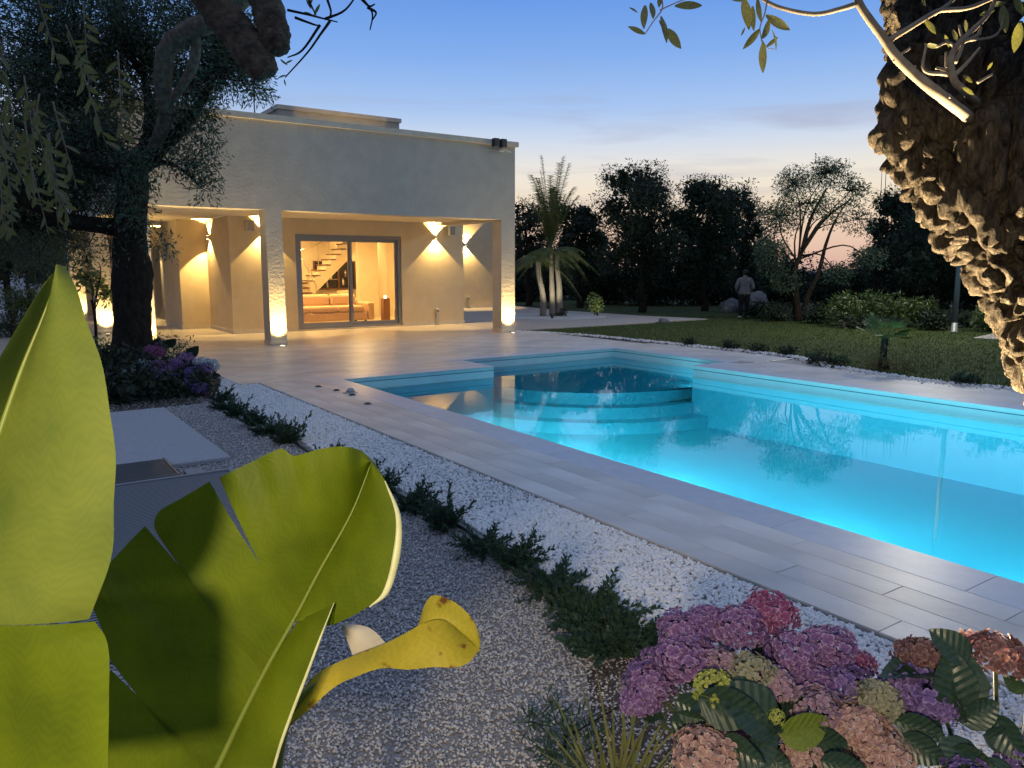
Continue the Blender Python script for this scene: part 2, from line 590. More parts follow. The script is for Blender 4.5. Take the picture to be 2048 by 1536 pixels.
def chips(name, P, size, z, rough=.35, ico=False):
    """stone chips: P (n,2) plan positions"""
    n = len(P)
    if ico:
        t = (1 + 5 ** .5) / 2
        B = np.array([(-1, t, 0), (1, t, 0), (-1, -t, 0), (1, -t, 0), (0, -1, t), (0, 1, t), (0, -1, -t), (0, 1, -t), (t, 0, -1), (t, 0, 1), (-t, 0, -1), (-t, 0, 1)]) / 1.9
        Fb = np.array([(0, 11, 5), (0, 5, 1), (0, 1, 7), (0, 7, 10), (0, 10, 11), (1, 5, 9), (5, 11, 4), (11, 10, 2), (10, 7, 6), (7, 1, 8), (3, 9, 4), (3, 4, 2), (3, 2, 6), (3, 6, 8), (3, 8, 9), (4, 9, 5), (2, 4, 11), (6, 2, 10), (8, 6, 7), (9, 8, 1)])
    else:
        B = np.array([(1, 0, 0), (-1, 0, 0), (0, 1, 0), (0, -1, 0), (0, 0, 1), (0, 0, -1)], float)
        Fb = np.array([(0, 2, 4), (2, 1, 4), (1, 3, 4), (3, 0, 4), (2, 0, 5), (1, 2, 5), (3, 1, 5), (0, 3, 5)])
    k = len(B)
    sc = np.stack([rng.uniform(.8, 1.45, n), rng.uniform(.55, .95, n), rng.uniform(.35, .75, n)], 1) * size * rng.uniform(.65, 1.25, (n, 1))
    V = B[None] * (1 + rng.uniform(-rough, rough, (n, k, 1))) * sc[:, None, :]
    q = unit(rng.normal(size=(n, 4)) * np.array([1.0, .35, .35, 1.0]))
    w, x, y, zq = q.T
    Rm = np.stack([1 - 2 * (y * y + zq * zq), 2 * (x * y - zq * w), 2 * (x * zq + y * w), 2 * (x * y + zq * w), 1 - 2 * (x * x + zq * zq), 2 * (y * zq - x * w),
                   2 * (x * zq - y * w), 2 * (y * zq + x * w), 1 - 2 * (x * x + y * y)], 1).reshape(n, 3, 3)
    V = np.einsum('nij,nkj->nki', Rm, V)
    V[:, :, 0] += P[:, 0:1]
    V[:, :, 1] += P[:, 1:2]
    V[:, :, 2] += z + rng.uniform(-.4, .5, (n, 1)) * size
    F = (Fb[None] + np.arange(n)[:, None, None] * k).reshape(-1, 3)
    return fast_mesh(name, V, F)


def spot(name, loc, aim, watts, size, blend=.15, col=WARM, radius=.02, parent=None):
    d = bpy.data.lights.new(name, 'SPOT')
    d.energy = watts; d.color = col; d.spot_size = R(size); d.spot_blend = blend; d.shadow_soft_size = radius
    o = bpy.data.objects.new(name, d)
    COL.objects.link(o)
    o.location = loc
    o.rotation_euler = Vector(aim).to_track_quat('-Z', 'Y').to_euler()
    if parent: o.parent = parent
    return o


def area(name, loc, aim, watts, size, col=WARM, parent=None):
    d = bpy.data.lights.new(name, 'AREA')
    d.energy = watts; d.color = col; d.shape = 'DISK'; d.size = size
    o = bpy.data.objects.new(name, d)
    COL.objects.link(o)
    o.location = loc
    o.rotation_euler = Vector(aim).to_track_quat('-Z', 'Y').to_euler()
    if parent: o.parent = parent
    return o


def copy_tree(o, parent=None):
    c = o.copy(); COL.objects.link(c); c.parent = parent
    for ch in list(o.children):
        copy_tree(ch, c)
    return c

# ================================================================== THE SETTING
PX0, PX1, PY0, PY1 = 4.42, 10.06, -3.0, 10.96        # main basin
AX0, AX1, AY0, AY1 = 7.15, 10.92, 9.12, 12.10       # step bay at the far corner
WATER_Z = -.19
OUTLINE = [(PX0, PY0), (PX1, PY0), (PX1, AY0), (AX1, AY0), (AX1, AY1), (AX0, AY1), (AX0, PY1), (PX0, PY1)]

g = MB()
for (x0, y0, x1, y1) in ((-400, -400, PX0, 500), (AX1, -400, 500, 500), (PX0, AY1, AX1, 500), (PX0, -400, AX1, PY0),
                         (PX0, PY1, AX0, AY1), (PX1, PY0, AX1, AY0)):
    g.add([(x0, y0, -.05), (x1, y0, -.05), (x1, y1, -.05), (x0, y1, -.05)], [(0, 1, 2, 3)])
ground = g.build('ground', 'ground', kind='structure')

# lawn with an uneven western edge
lawn_edge = [(11.66, 16.95), (12.2, 16.0), (12.58, 14.5), (12.66, 12.8), (12.72, 11.4), (12.76, 10.1), (12.7, 8.9), (12.1, 7.9), (11.75, 6.9),
             (11.55, 5.8), (11.8, 4.7), (11.8, 2.5), (11.6, 0), (11.6, -8)]
lawn_poly = lawn_edge + [(60, -8), (60, 45), (24, 45), (20.6, 30), (19.6, 24), (19.5, 20.0), (20.05, 17.3), (15, 17.05)]
bm = bmesh.new()
bm.faces.new([bm.verts.new((x, y, -.012)) for x, y in lawn_poly])
bmesh.ops.triangulate(bm, faces=bm.faces[:])
me = bpy.data.meshes.new('lawn'); bm.to_mesh(me); bm.free()
lawn = put('lawn', me, 'lawn', kind='structure')


def inside(P, poly):
    x, y = P[:, 0], P[:, 1]
    c = np.zeros(len(P), bool)
    j = len(poly) - 1
    for i in range(len(poly)):
        xi, yi = poly[i]; xj, yj = poly[j]
        c ^= ((yi > y) != (yj > y)) & (x < (xj - xi) * (y - yi) / (yj - yi + 1e-12) + xi)
        j = i
    return c


P = np.stack([rng.uniform(11.3, 24, 150000), rng.uniform(3.0, 18.5, 150000)], 1)
P = P[inside(P, lawn_poly)]
P = P[rng.uniform(size=len(P)) < np.clip(10 / np.hypot(P[:, 0], P[:, 1]), .3, 1)]
n = len(P)
h = rng.uniform(.018, .05, n)
a = rng.uniform(0, 2 * np.pi, n)
B0 = np.stack([P[:, 0], P[:, 1], np.full(n, -.014)], 1)
sd = np.stack([np.cos(a), np.sin(a), np.zeros(n)], 1) * .007
tip = B0 + np.stack([rng.normal(0, .016, n), rng.normal(0, .016, n), h], 1)
V = np.stack([B0 - sd, B0 + sd, tip], 1)
put('grass', fast_mesh('grass', V, np.arange(3 * n).reshape(-1, 3)), 'grass', kind='stuff',
    label='short mown green grass blades covering the lawn', cat='grass')

# pale stone court behind the palms, and the garden path on the far left
MB().prism([(11.7, 17.15), (15, 17.25), (19.9, 17.5), (19.3, 20), (19.2, 24), (19.9, 32), (12.4, 32), (12.4, 20.4), (11.7, 20.4)], -.04, 0).build('stone_court', 'path', kind='structure')
MB().prism([(-14, 14.5), (1.2, 14.9), (2.2, 17.5), (2.3, 34), (-1.0, 44), (-14, 44)], -.045, -.02).build('garden_path', 'path', kind='structure')

# ---- pool basin
pool = thing('swimming_pool', 'lit turquoise swimming pool with a stepped bay at its far corner', 'swimming pool', (7, 4, 0))
FLOOR_Z = -1.02
w = MB()
nO = len(OUTLINE)
for i in range(nO):
    (xa, ya), (xb, yb) = OUTLINE[i], OUTLINE[(i + 1) % nO]
    w.add([(xa, ya, FLOOR_Z), (xa, ya, -.0135), (xb, yb, -.0135), (xb, yb, FLOOR_Z)], [(0, 1, 2, 3)])
pw = w.build('basin_wall', 'liner', pool)
bm = bmesh.new(); bm.faces.new([bm.verts.new((x, y, FLOOR_Z)) for x, y in OUTLINE]); me = bpy.data.meshes.new('basin_floor')
bmesh.ops.triangulate(bm, faces=bm.faces[:]); bm.to_mesh(me); bm.free()
pf = put('basin_floor', me, 'liner', pool)
CX, CY = 9.9, 11.8
for r_, z_ in ((2.42, -.44), (2.74, -.64), (3.06, -.83)):
    pts = []
    for k in range(49):
        t = R(150 + 150 * k / 48)
        x, y = CX + r_ * math.cos(t), CY + r_ * math.sin(t)
        x = max(min(x, AX1 - .004), (AX0 if y > PY1 - .01 else PX0) + .004)
        y = min(y, AY1 - .004)
        if y < AY0 + .004:
            x = min(x, PX1 - .004)
        pts.append((x, y))
    pts += [(PX1 - .004, AY0 + .004), (AX1 - .004, AY0 + .004), (AX1 - .004, AY1 - .004)]
    clean = [pts[0]]
    for q in pts[1:]:
        if math.dist(q, clean[-1]) > .01:
            clean.append(q)
    MB().prism(clean, FLOOR_Z + .002, z_).build('curved_step', 'liner', pool)
bm = bmesh.new(); bm.faces.new([bm.verts.new((x, y, WATER_Z)) for x, y in OUTLINE]); bmesh.ops.triangulate(bm, faces=bm.faces[:])
me = bpy.data.meshes.new('pool_water'); bm.to_mesh(me); bm.free()
put('pool_water', me, 'water', kind='structure')
for o in (pw, pf) + tuple(o for o in pool.children):
    o.matrix_parent_inverse = pool.matrix_world.inverted() if False else Matrix.Translation((-7, -4, 0))
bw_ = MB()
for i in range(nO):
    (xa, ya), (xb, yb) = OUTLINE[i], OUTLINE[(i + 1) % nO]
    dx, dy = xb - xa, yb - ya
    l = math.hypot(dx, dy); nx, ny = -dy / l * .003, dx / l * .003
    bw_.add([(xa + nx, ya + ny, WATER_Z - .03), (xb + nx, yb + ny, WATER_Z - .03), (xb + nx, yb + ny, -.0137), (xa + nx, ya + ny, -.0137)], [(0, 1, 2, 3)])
bo = bw_.build('waterline_band', mat('lit_liner_strip', (.50, .74, .76), .4, (.55, .78, .80), 6), pool)  # liner strip above the water, its lit look put into a paler colour
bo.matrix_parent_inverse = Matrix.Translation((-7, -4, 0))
# seam line of the liner band above the water
s_ = MB()
for i in range(1, nO):
    (xa, ya), (xb, yb) = OUTLINE[i], OUTLINE[(i + 1) % nO]
    dx, dy = xb - xa, yb - ya
    l = math.hypot(dx, dy); nx, ny = -dy / l * .006, dx / l * .006
    s_.add([(xa + nx, ya + ny, -.075), (xb + nx, yb + ny, -.075), (xb + nx, yb + ny, -.062), (xa + nx, ya + ny, -.062)], [(0, 1, 2, 3)])
so = s_.build('liner_seam', mat('seam_strip', (.05, .22, .28), .6), pool)
so.matrix_parent_inverse = Matrix.Translation((-7, -4, 0))
# lamps in the wall nearest the camera, plus one added to brighten the bay
def pool_lamp(x, y, z, ax, where, watts):
    t = thing('pool_lamp', 'round white underwater lamp in the pool wall ' + where, 'lamp', (x, y, z), 'underwater pool lamps')
    q = Vector(ax)
    MB().lathe([(.14, 0), (.14, .012), (.115, .02), (.11, .014)], 24, (0, 0, 0), ax).build('bezel', 'white', t)
    MB().lathe([(.108, .010), (.06, .016), (.01, .018)], 20, (0, 0, 0), ax).build('lens', 'poolglow', t)
    spot('pool_light', q * .04, q + Vector((0, 0, -.22)), watts, 125, 1.0, (.60, .90, 1.0), .09, t)
for y_, wh in ((-1.6, 'farthest right'), (0.0, 'beyond the right picture edge'), (1.6, 'closest to the camera'), (3.2, 'before mid length'), (4.8, 'at mid length'), (6.4, 'past mid length'), (8.0, 'near the terrace end')):
    pool_lamp(PX0 + .002, y_, -.40, (1, 0, 0), wh, 1250)
pool_lamp(10.5, AY0 + .006, -.36, (0, 1, 0), 'at the right of the step bay, added to brighten it', 50)  # unseen lamp added to lift the dark step bay
# the water itself scatters the lamp light a little
m_, nt_, N_, L_n, p_ = newmat('pool_water_volume')
N_.remove(p_)
pv = N_.new('ShaderNodeVolumePrincipled')
pv.inputs['Color'].default_value = (.16, .86, 1.0, 1)
pv.inputs['Density'].default_value = .18
pv.inputs['Anisotropy'].default_value = .35
L_n.new(pv.outputs[0], N_['Material Output'].inputs['Volume'])
MB().prism([(x + (.003 if x < 7 else -.003), y + (.003 if y < 0 else -.003)) for x, y in OUTLINE], FLOOR_Z + .001, WATER_Z - .003).build('pool_water_body', m_, kind='structure')

# ---- paving: grout bed, then every tile a slab of its own
deck = MB()
for (x0, y0, x1, y1) in ((3.28, PY0, PX0 - .02, PY1), (2.95, PY1 + .02, AX0 - .02, 16.55), (AX0 - .02, AY1 + .02, 12.1, 16.55), (AX1 + .02, AY0 - .02, 12.6, AY1 + .02), (PX1 + .02, PY0, 12.2, AY0 - .02)):
    deck.box(x0, y0, -.06, x1, y1, -.014)
deck_o = deck.build('deck', 'grout', kind='structure')
tile_cache = {}
ntile = 0


def tile_piece(name, x0, y0, x1, y1, m, top=0.0):
    global ntile
    gx, gy = x1 - x0 - .002, y1 - y0 - .002
    key = (round(gx, 3), round(gy, 3), m)
    if key not in tile_cache:
        tile_cache[key] = MB().add(
            [(-gx / 2, -gy / 2, -.013), (gx / 2, -gy / 2, -.013), (gx / 2, gy / 2, -.013), (-gx / 2, gy / 2, -.013),
             (-gx / 2, -gy / 2, -.002), (gx / 2, -gy / 2, -.002), (gx / 2, gy / 2, -.002), (-gx / 2, gy / 2, -.002),
             (-gx / 2 + .003, -gy / 2 + .003, 0), (gx / 2 - .003, -gy / 2 + .003, 0), (gx / 2 - .003, gy / 2 - .003, 0), (-gx / 2 + .003, gy / 2 - .003, 0)],
            [(0, 1, 5, 4), (1, 2, 6, 5), (2, 3, 7, 6), (3, 0, 4, 7), (4, 5, 9, 8), (5, 6, 10, 9), (6, 7, 11, 10), (7, 4, 8, 11), (8, 9, 10, 11)]).mesh(name)
    o = put(name, tile_cache[key], m, deck_o, loc=((x0 + x1) / 2, (y0 + y1) / 2, top + random.uniform(-.0012, .0008)))
    ntile += 1


def rows_y(x0, x1, y0, y1, step, rows, name='tile', m='tile'):
    """rows of planks laid along Y, joints staggered"""
    wr = (x1 - x0) / rows
    for r_ in range(rows):
        y = y0 - (r_ * .41 % 1) * step
        while y < y1 - .02:
            ya, yb = max(y, y0), min(y + step, y1)
            if yb - ya > .06:
                tile_piece(name, x0 + r_ * wr, ya, x0 + (r_ + 1) * wr, yb, m)
            y += step


def rows_x(x0, x1, y0, y1, step, rows, name='tile', m='tile'):
    wr = (y1 - y0) / rows
    for r_ in range(rows):
        x = x0 - (r_ * .41 % 1) * step
        while x < x1 - .02:
            xa, xb = max(x, x0), min(x + step, x1)
            if xb - xa > .06:
                tile_piece(name, xa, y0 + r_ * wr, xb, y0 + (r_ + 1) * wr, m)
            x += step


E_ = .34
rows_y(PX0 - E_, PX0 + .02, PY0, PY1 - .02, 1.2, 1, 'pool_edge_stone', 'edge')
rows_x(PX0 - E_, AX0 - E_, PY1 - .02, PY1 + E_, 1.2, 1, 'pool_edge_stone', 'edge')
rows_y(AX0 - E_, AX0 + .02, PY1 - .02, AY1 - .02, 1.1, 1, 'pool_edge_stone', 'edge')
rows_x(AX0 - E_, AX1 + E_, AY1 - .02, AY1 + E_, 1.2, 1, 'pool_edge_stone', 'edge')
rows_y(AX1 - .02, AX1 + E_, AY0 + E_ - .36, AY1 - .02, 1.2, 1, 'pool_edge_stone', 'edge')
rows_x(PX1 + E_, AX1 - .02, AY0 - E_, AY0 + .02, 1.0, 1, 'pool_edge_stone', 'edge')
rows_y(PX1 - .02, PX1 + E_, PY0, AY0 + .02, 1.2, 1, 'pool_edge_stone', 'edge')
rows_y(3.28, PX0 - E_, PY0, PY1 + E_, 1.2, 4)
rows_x(3.0, AX0 - E_, PY1 + E_, AY1 + E_, 1.2, 3)
rows_x(2.95, 12.1, AY1 + E_, 16.45, 1.2, 8)
rows_y(AX1 + E_, 12.35, AY0 - E_, AY1 + E_, 1.2, 2)
rows_y(PX1 + E_, 11.6, PY0, AY0 - E_, 1.2, 2)


def joint_floor(name, c, c2, w_, h_):
    m, nt, N, L, p = newmat(name)
    tcn = N.new('ShaderNodeTexCoord')
    br = N.new('ShaderNodeTexBrick')
    br.inputs['Color1'].default_value = (*c, 1); br.inputs['Color2'].default_value = (*c2, 1); br.inputs['Mortar'].default_value = (.2, .18, .16, 1)
    br.inputs['Scale'].default_value = 1; br.inputs['Brick Width'].default_value = w_; br.inputs['Row Height'].default_value = h_
    br.inputs['Mortar Size'].default_value = .003
    L.new(tcn.outputs['Object'], br.inputs[0]); L.new(br.outputs[0], p.inputs['Base Color'])
    p.inputs['Roughness'].default_value = .30
    nz = N.new('ShaderNodeTexNoise'); nz.inputs['Scale'].default_value = 9; nz.inputs['Detail'].default_value = 6
    L.new(tcn.outputs['Object'], nz.inputs[0])
    b = N.new('ShaderNodeBump'); b.inputs['Strength'].default_value = .15; b.inputs['Distance'].default_value = .012
    L.new(nz.outputs[0], b.inputs['Height']); L.new(b.outputs[0], p.inputs['Normal'])
    return m


MB().box(1.6, 16.45, -.05, 11.9, 20.3, -.001).box(1.6, 20.3, -.05, 5.6, 31, -.001).build('portico_floor', joint_floor('portico_tiles', (.64, .57, .48), (.68, .61, .52), 1.2, .5), kind='structure')

# small fittings let into the paving at the pool corner
for i_, (x, y) in enumerate(((3.85, 10.42), (3.93, 9.95), (3.95, 9.46), (3.84, 8.72))):
    t = thing('deck_fitting', ('small dark valve cover in the paving ' + ('farthest left, by the terrace', 'second from the terrace', 'just in front of the glass dome', 'nearest the camera')[i_]),
              'deck fitting', (x, y, 0), 'dark valve covers by the pool corner')
    MB().lathe([(.045, .001), (.045, .008), (.03, .018), (.012, .022)], 16).build('cover', 'darkmetal', t, True)
    MB().lathe([(.055, .0005), (.055, .004), (.046, .004)], 16).build('ring', 'steel', t, True)
t = thing('dome_lamp', 'clear glass dome fitting with a steel ring in the paving by the pool corner', 'dome', (4.02, 9.68, 0))
MB().lathe([(.10, .001), (.10, .008), (.06, .010)], 20).build('ring', 'steel', t, True)
MB().lathe([(.055, .010), (.052, .035), (.035, .058), (.01, .066)], 18).build('dome', mat('frosted_dome', (.35, .40, .45), .15), t, True)

# ---- pebble strip, gravel bed, edging
def strip_points(n, y0, y1, x0f, x1f):
    y = rng.uniform(y0, y1, n)
    x = rng.uniform(0, 1, n)
    return np.stack([x0f(y) + x * (x1f(y) - x0f(y)), y], 1)


pl = lambda y: 2.50 + .05 * np.sin(y * 1.7) + np.clip((y - 10.5) * .25, 0, .5) - np.clip((2.6 - y) * .10, 0, .3)
pr = lambda y: 3.262 + 0 * y
MB().box(2.47, -3, -.06, 3.275, 12.2, -.040).build('pebble_bed', mat('pebble_base', (.42, .42, .43), .95, (.62, .62, .62), 80, bump=[(120, 1, .01)]), kind='structure')
me = chips('p', strip_points(21000, .2, 4.4, pl, pr), .0125, -.018, ico=True)
put('white_pebbles', me, 'pebble', kind='stuff', label='bright white marble chips in the strip nearest the camera', cat='pebbles')
me = chips('p', strip_points(22000, 4.4, 12.1, pl, pr), .014, -.018)
put('white_pebbles', me, 'pebble', kind='stuff', label='bright white marble chips in the strip running towards the house', cat='pebbles')
# pebbles along the lawn edge
Q = []
for (xa, ya), (xb, yb) in zip(lawn_edge[:11], lawn_edge[1:12]):
    t_ = rng.uniform(0, 1, 260)[:, None]
    Q.append(np.array([xa, ya]) * (1 - t_) + np.array([xb, yb]) * t_ + np.stack([-np.abs(rng.normal(0, .16, 260)) + .03, rng.normal(0, .05, 260)], 1))
put('white_pebbles', chips('p', np.concatenate(Q), .022, .008), 'pebble', kind='stuff', label='loose white stones along the lawn edge beyond the pool', cat='pebbles')
gl_ = lambda y: -.6 + 0 * y
gr_ = lambda y: pl(y) - .02 - np.clip((y - 10.3) * .4, 0, .5)
me = chips('g', strip_points(62000, 1.3, 5.2, gl_, gr_), .0085, -.043)
put('grey_gravel', me, 'gravel', kind='stuff', label='fine grey gravel around the banana plant in the foreground', cat='gravel')
me = chips('g', strip_points(30000, 5.2, 11, gl_, gr_), .011, -.043)
put('grey_gravel', me, 'gravel', kind='stuff', label='fine grey gravel beyond the metal grating', cat='gravel')
MB().tube([(float(pl(np.array(y)) - .06), y, -.028 + .006 * math.sin(y * 5)) for y in np.arange(1.0, 11, .15)], .012, 8).build('edging_hose', 'black', smooth=True, label='thin black edging hose between grey gravel and white pebbles', cat='hose')
MB().prism([(-.3, 10.5), (1.2, 10.1), (2.2, 10.2), (2.75, 10.9), (2.94, 12.2), (2.94, 15.2), (2.4, 16.2), (-.3, 15)], -.047, -.036).build('planting_bed', 'soil', kind='structure')
MB().prism([(1.35, -.3), (2.55, -.3), (2.5, 1.6), (2.42, 2.35), (2.0, 2.35), (1.45, 1.6)], -.047, -.0405).build('flower_bed', mat('bark_mulch', (.05, .035, .025), .95, (.14, .10, .07), 60, bump=[(90, 1, .02)]), kind='structure')

# stepping slab, metal grating and raised hatch
sl = MB()
sl.chamfer_box(.35, 6.95, -.05, 1.74, 9.95, -.005, .012)
sl.build('concrete_slab', 'slab', label='pale washed concrete slab lying in the gravel beyond the grating', cat='slab')
t = thing('grating', 'large flat metal grating set in the gravel behind the banana leaves', 'grating', (.9, 5.0, -.03))
gm = MB()
gm.box(-.72, -1.45, 0, -.68, 1.40, .06).box(.66, -1.45, 0, .70, 1.40, .06).box(-.68, 1.36, 0, .66, 1.40, .06).box(-.68, -1.45, 0, .66, -1.41, .06)
gm.build('frame', 'galv', t)
sm = MB()
for k in range(84):
    y = -1.40 + k * .0328
    sm.box(-.68, y, .02, .66, y + .012, .05)
for k in range(12):
    x = -.66 + k * .118
    sm.box(x, -1.41, .012, x + .012, 1.36, .0195)
sm.build('bars', 'galv', t, kind='stuff')
MB().box(-.68, -1.41, .001, .66, 1.36, .005).build('pan', 'darkmetal', t)
t = thing('hatch_cover', 'dark flat hatch cover with a bright metal rim beside the grating', 'hatch', (.82, 6.78, -.03))
MB().chamfer_box(-.55, -.28, 0, .38, .34, .045, .008).build('lid', mat('dark_hatch', (.06, .075, .085), .35, (.08, .095, .105), 12), t)
MB().box(.382, -.30, 0, .398, .36, .052).box(-.55, -.30, .0, .381, -.286, .05).build('rim', 'steel', t)
MB().box(.47, -.30, 0, .60, -.05, .02).build('small_plate', 'galv', t)

# ================================================================== HOUSE
house = thing('villa', 'flat-roofed cream villa with a lit portico facing the pool', 'villa', (7, 20, 0))
HT = Matrix.Translation((-7, -20, 0))


def hp(name, mb, m, parent=None, smooth=False):
    o = mb.build(name, m, parent or house, smooth)
    o.matrix_parent_inverse = HT if parent is None else Matrix.Identity(4)
    return o


FY = 16.70
hp('front_facade', MB().box(2.45, FY, 2.88, 11.57, FY + .42, 4.70), 'stucco')
hp('side_facade', MB().box(2.45, FY + .421, 2.88, 2.85, 31, 4.70), 'stucco')
hp('side_facade', MB().box(11.17, FY + .421, 2.88, 11.57, 20.19, 4.70), 'stucco')
hp('parapet_coping', MB().box(2.38, FY - .07, 4.701, 11.64, FY + .47, 4.82).box(2.38, FY + .471, 4.701, 2.9, 31, 4.82).box(11.12, FY + .471, 4.701, 11.64, 28, 4.82), 'coping')
for (x0, x1, y0, y1) in ((5.15, 5.50, FY + .002, FY + .45), (11.15, 11.568, FY + .002, FY + .42), (2.452, 2.87, FY + .002, FY + .42), (2.452, 2.85, 22.3, 22.72), (2.452, 2.85, 28.2, 28.62)):
    p_ = hp('pillar', MB().box(x0, y0, .10, x1, y1, 2.879), 'stucco')
    hp('plinth', MB().box(x0 - .012, y0 - .012, 0, x1 + .012, y1 + .012, .099), 'coping')
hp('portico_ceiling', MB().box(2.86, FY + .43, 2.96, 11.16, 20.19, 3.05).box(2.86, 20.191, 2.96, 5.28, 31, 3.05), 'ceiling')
hp('flat_roof', MB().box(2.86, FY + .43, 4.2, 11.1, 28, 4.3), 'roof')
DX0, DX1, DZ = 6.98, 10.05, 2.55
BY = 20.20
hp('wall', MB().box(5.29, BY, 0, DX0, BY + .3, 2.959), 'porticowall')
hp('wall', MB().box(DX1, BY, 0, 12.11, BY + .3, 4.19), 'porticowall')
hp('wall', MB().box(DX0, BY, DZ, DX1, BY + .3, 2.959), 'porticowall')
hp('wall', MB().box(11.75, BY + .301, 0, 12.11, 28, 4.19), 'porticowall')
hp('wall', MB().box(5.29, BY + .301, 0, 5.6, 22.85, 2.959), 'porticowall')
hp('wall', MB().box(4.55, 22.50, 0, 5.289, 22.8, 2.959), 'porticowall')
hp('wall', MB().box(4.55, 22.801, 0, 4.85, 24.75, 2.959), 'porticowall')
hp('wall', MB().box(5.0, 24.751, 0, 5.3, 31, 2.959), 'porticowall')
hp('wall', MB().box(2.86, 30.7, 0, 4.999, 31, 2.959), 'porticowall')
for q in ((5.28, BY - .015, DX0 - .05, BY - .001), (DX1 + .05, BY - .015, 12.125, BY - .001), (5.275, BY, 5.289, 22.48), (4.54, 22.485, 5.274, 22.499), (4.535, 22.50, 4.549, 24.75)):
    hp('skirting', MB().box(q[0], q[1], 0, q[2], q[3], .10), 'coping')
# shuttered doors on the long side
for y in (25.4, 27.2):
    d_ = hp('shutter_door', MB().box(4.93, y, .05, 4.999, y + 1.2, 2.3), 'alu')
hp('wing_wall', MB().box(12.12, 28.0, 0, 19.3, 28.3, 4.19), 'porticowall')
hp('skirting', MB().box(12.12, 27.985, 0, 19.31, 27.999, .12), 'coping')
# stair tower on the roof
rt = hp('roof_tower', MB().box(6.95, 21.0, 4.31, 10.47, 25.5, 5.82), 'stucco')
hp('tower_coping', MB().box(6.90, 20.95, 5.821, 10.52, 25.55, 5.93), 'coping')

# interior shell
hp('room_floor', MB().box(5.61, BY + .301, -.01, 11.749, 27.5, .012), 'indoorfloor')
hp('room_ceiling', MB().box(5.61, BY + .301, 2.90, 11.749, 27.5, 2.95), 'plaster')
hp('room_wall', MB().box(5.61, 27.0, .012, 11.749, 27.2, 2.899), 'plaster')
hp('room_wall', MB().box(11.69, BY + .31, .012, 11.748, 26.99, 2.899), 'plaster')
hp('room_wall', MB().box(5.602, BY + .31, .012, 5.66, 26.99, 2.899), 'plaster')
hp('room_wall', MB().box(10.60, 24.5, .012, 11.30, 24.75, 2.899), 'plaster')

# sliding door
door = thing('sliding_door', 'grey aluminium sliding glass door with two panes under the portico', 'door', (8.515, BY + .1, 0))
fr = MB()
hw = (DX1 - DX0) / 2
fr.box(-hw, -.06, .03, -hw + .09, .10, DZ).box(hw - .09, -.06, .03, hw, .10, DZ).box(-hw + .09, -.06, DZ - .10, hw - .09, .10, DZ).box(-hw + .09, -.06, .03, hw - .09, .10, .10)
fr.build('frame', 'alu', door)
MB().box(-hw - .1, -.16, .001, hw + .1, -.061, .029).build('threshold', 'coping', door)
for nm, x0, x1, y in (('sash', -hw + .091, .06, -.045), ('sash', -.04, hw - .091, .005)):
    s_ = MB()
    z0, z1 = .101, DZ - .101
    s_.box(x0, y, z0, x0 + .075, y + .04, z1).box(x1 - .075, y, z0, x1, y + .04, z1).box(x0 + .075, y, z1 - .08, x1 - .075, y + .04, z1).box(x0 + .075, y, z0, x1 - .075, y + .04, z0 + .09)
    so = s_.build(nm, 'alu', door)
    MB().add([(x0 + .075, y + .02, z0 + .09), (x1 - .075, y + .02, z0 + .09), (x1 - .075, y + .02, z1 - .08), (x0 + .075, y + .02, z1 - .08)], [(0, 1, 2, 3)]).build('pane', 'glass', so)

# ---- lamps
def sconce(loc, nrm, label, watts=9, size=98):
    t = thing('wall_lamp', label, 'wall lamp', loc, 'up and down wall lamps')
    n_ = Vector(nrm)
    c_ = n_ * .055
    b = MB()
    s2 = Vector((-n_.y, n_.x, 0))
    for zz in (0,):
        a_ = [c_ + s2 * sx * .05 + n_ * sy * .045 for sx, sy in ((-1, -1), (1, -1), (1, 1), (-1, 1))]
        b.prism([(p.x, p.y) for p in a_], -.045, .045)
    b.build('housing', 'white', t)
    for zz in (.046, -.046):
        MB().lathe([(.03, 0), (.03, .003)], 14, (c_.x, c_.y, zz if zz > 0 else zz - .003)).build('lens', 'lampglow', t)
    for d_ in (1, -1):
        spot('lamp_beam', (c_.x, c_.y, d_ * .055), (-n_.x * .10, -n_.y * .10, d_), watts, size, .12, WARM, .012, t)


sconce((11.15, BY, 2.55), (0, -1, 0), 'small wall lamp casting light cones right of the sliding door', 330)
sconce((6.14, BY, 2.59), (0, -1, 0), 'small wall lamp casting light cones just left of the front pillar', 330)
sconce((5.29, 22.12, 2.48), (-1, 0, 0), 'small wall lamp on the recessed side wall left of the portico', 270)
sconce((16.87, 28.0, 2.62), (0, -1, 0), 'small wall lamp on the far wing wall seen through the portico', 480)
sconce((5.0, 26.6, 2.5), (-1, 0, 0), 'small wall lamp on the long side wall behind the olive trunk', 360)


def uplight(loc, label, watts, aim=(0, .14, 1), size=96, grp='ground uplights'):
    t = thing('ground_uplight', label, 'uplight', loc, grp)
    MB().lathe([(.085, .001), (.085, .008), (.065, .010), (.06, .004)], 20).build('bezel', 'steel', t, True)
    MB().lathe([(.058, .004), (.03, .006)], 18).build('lens', 'lampglow', t)
    spot('uplight_beam', (0, 0, .03), aim, watts, size, 1.0, WARM, .04, t)


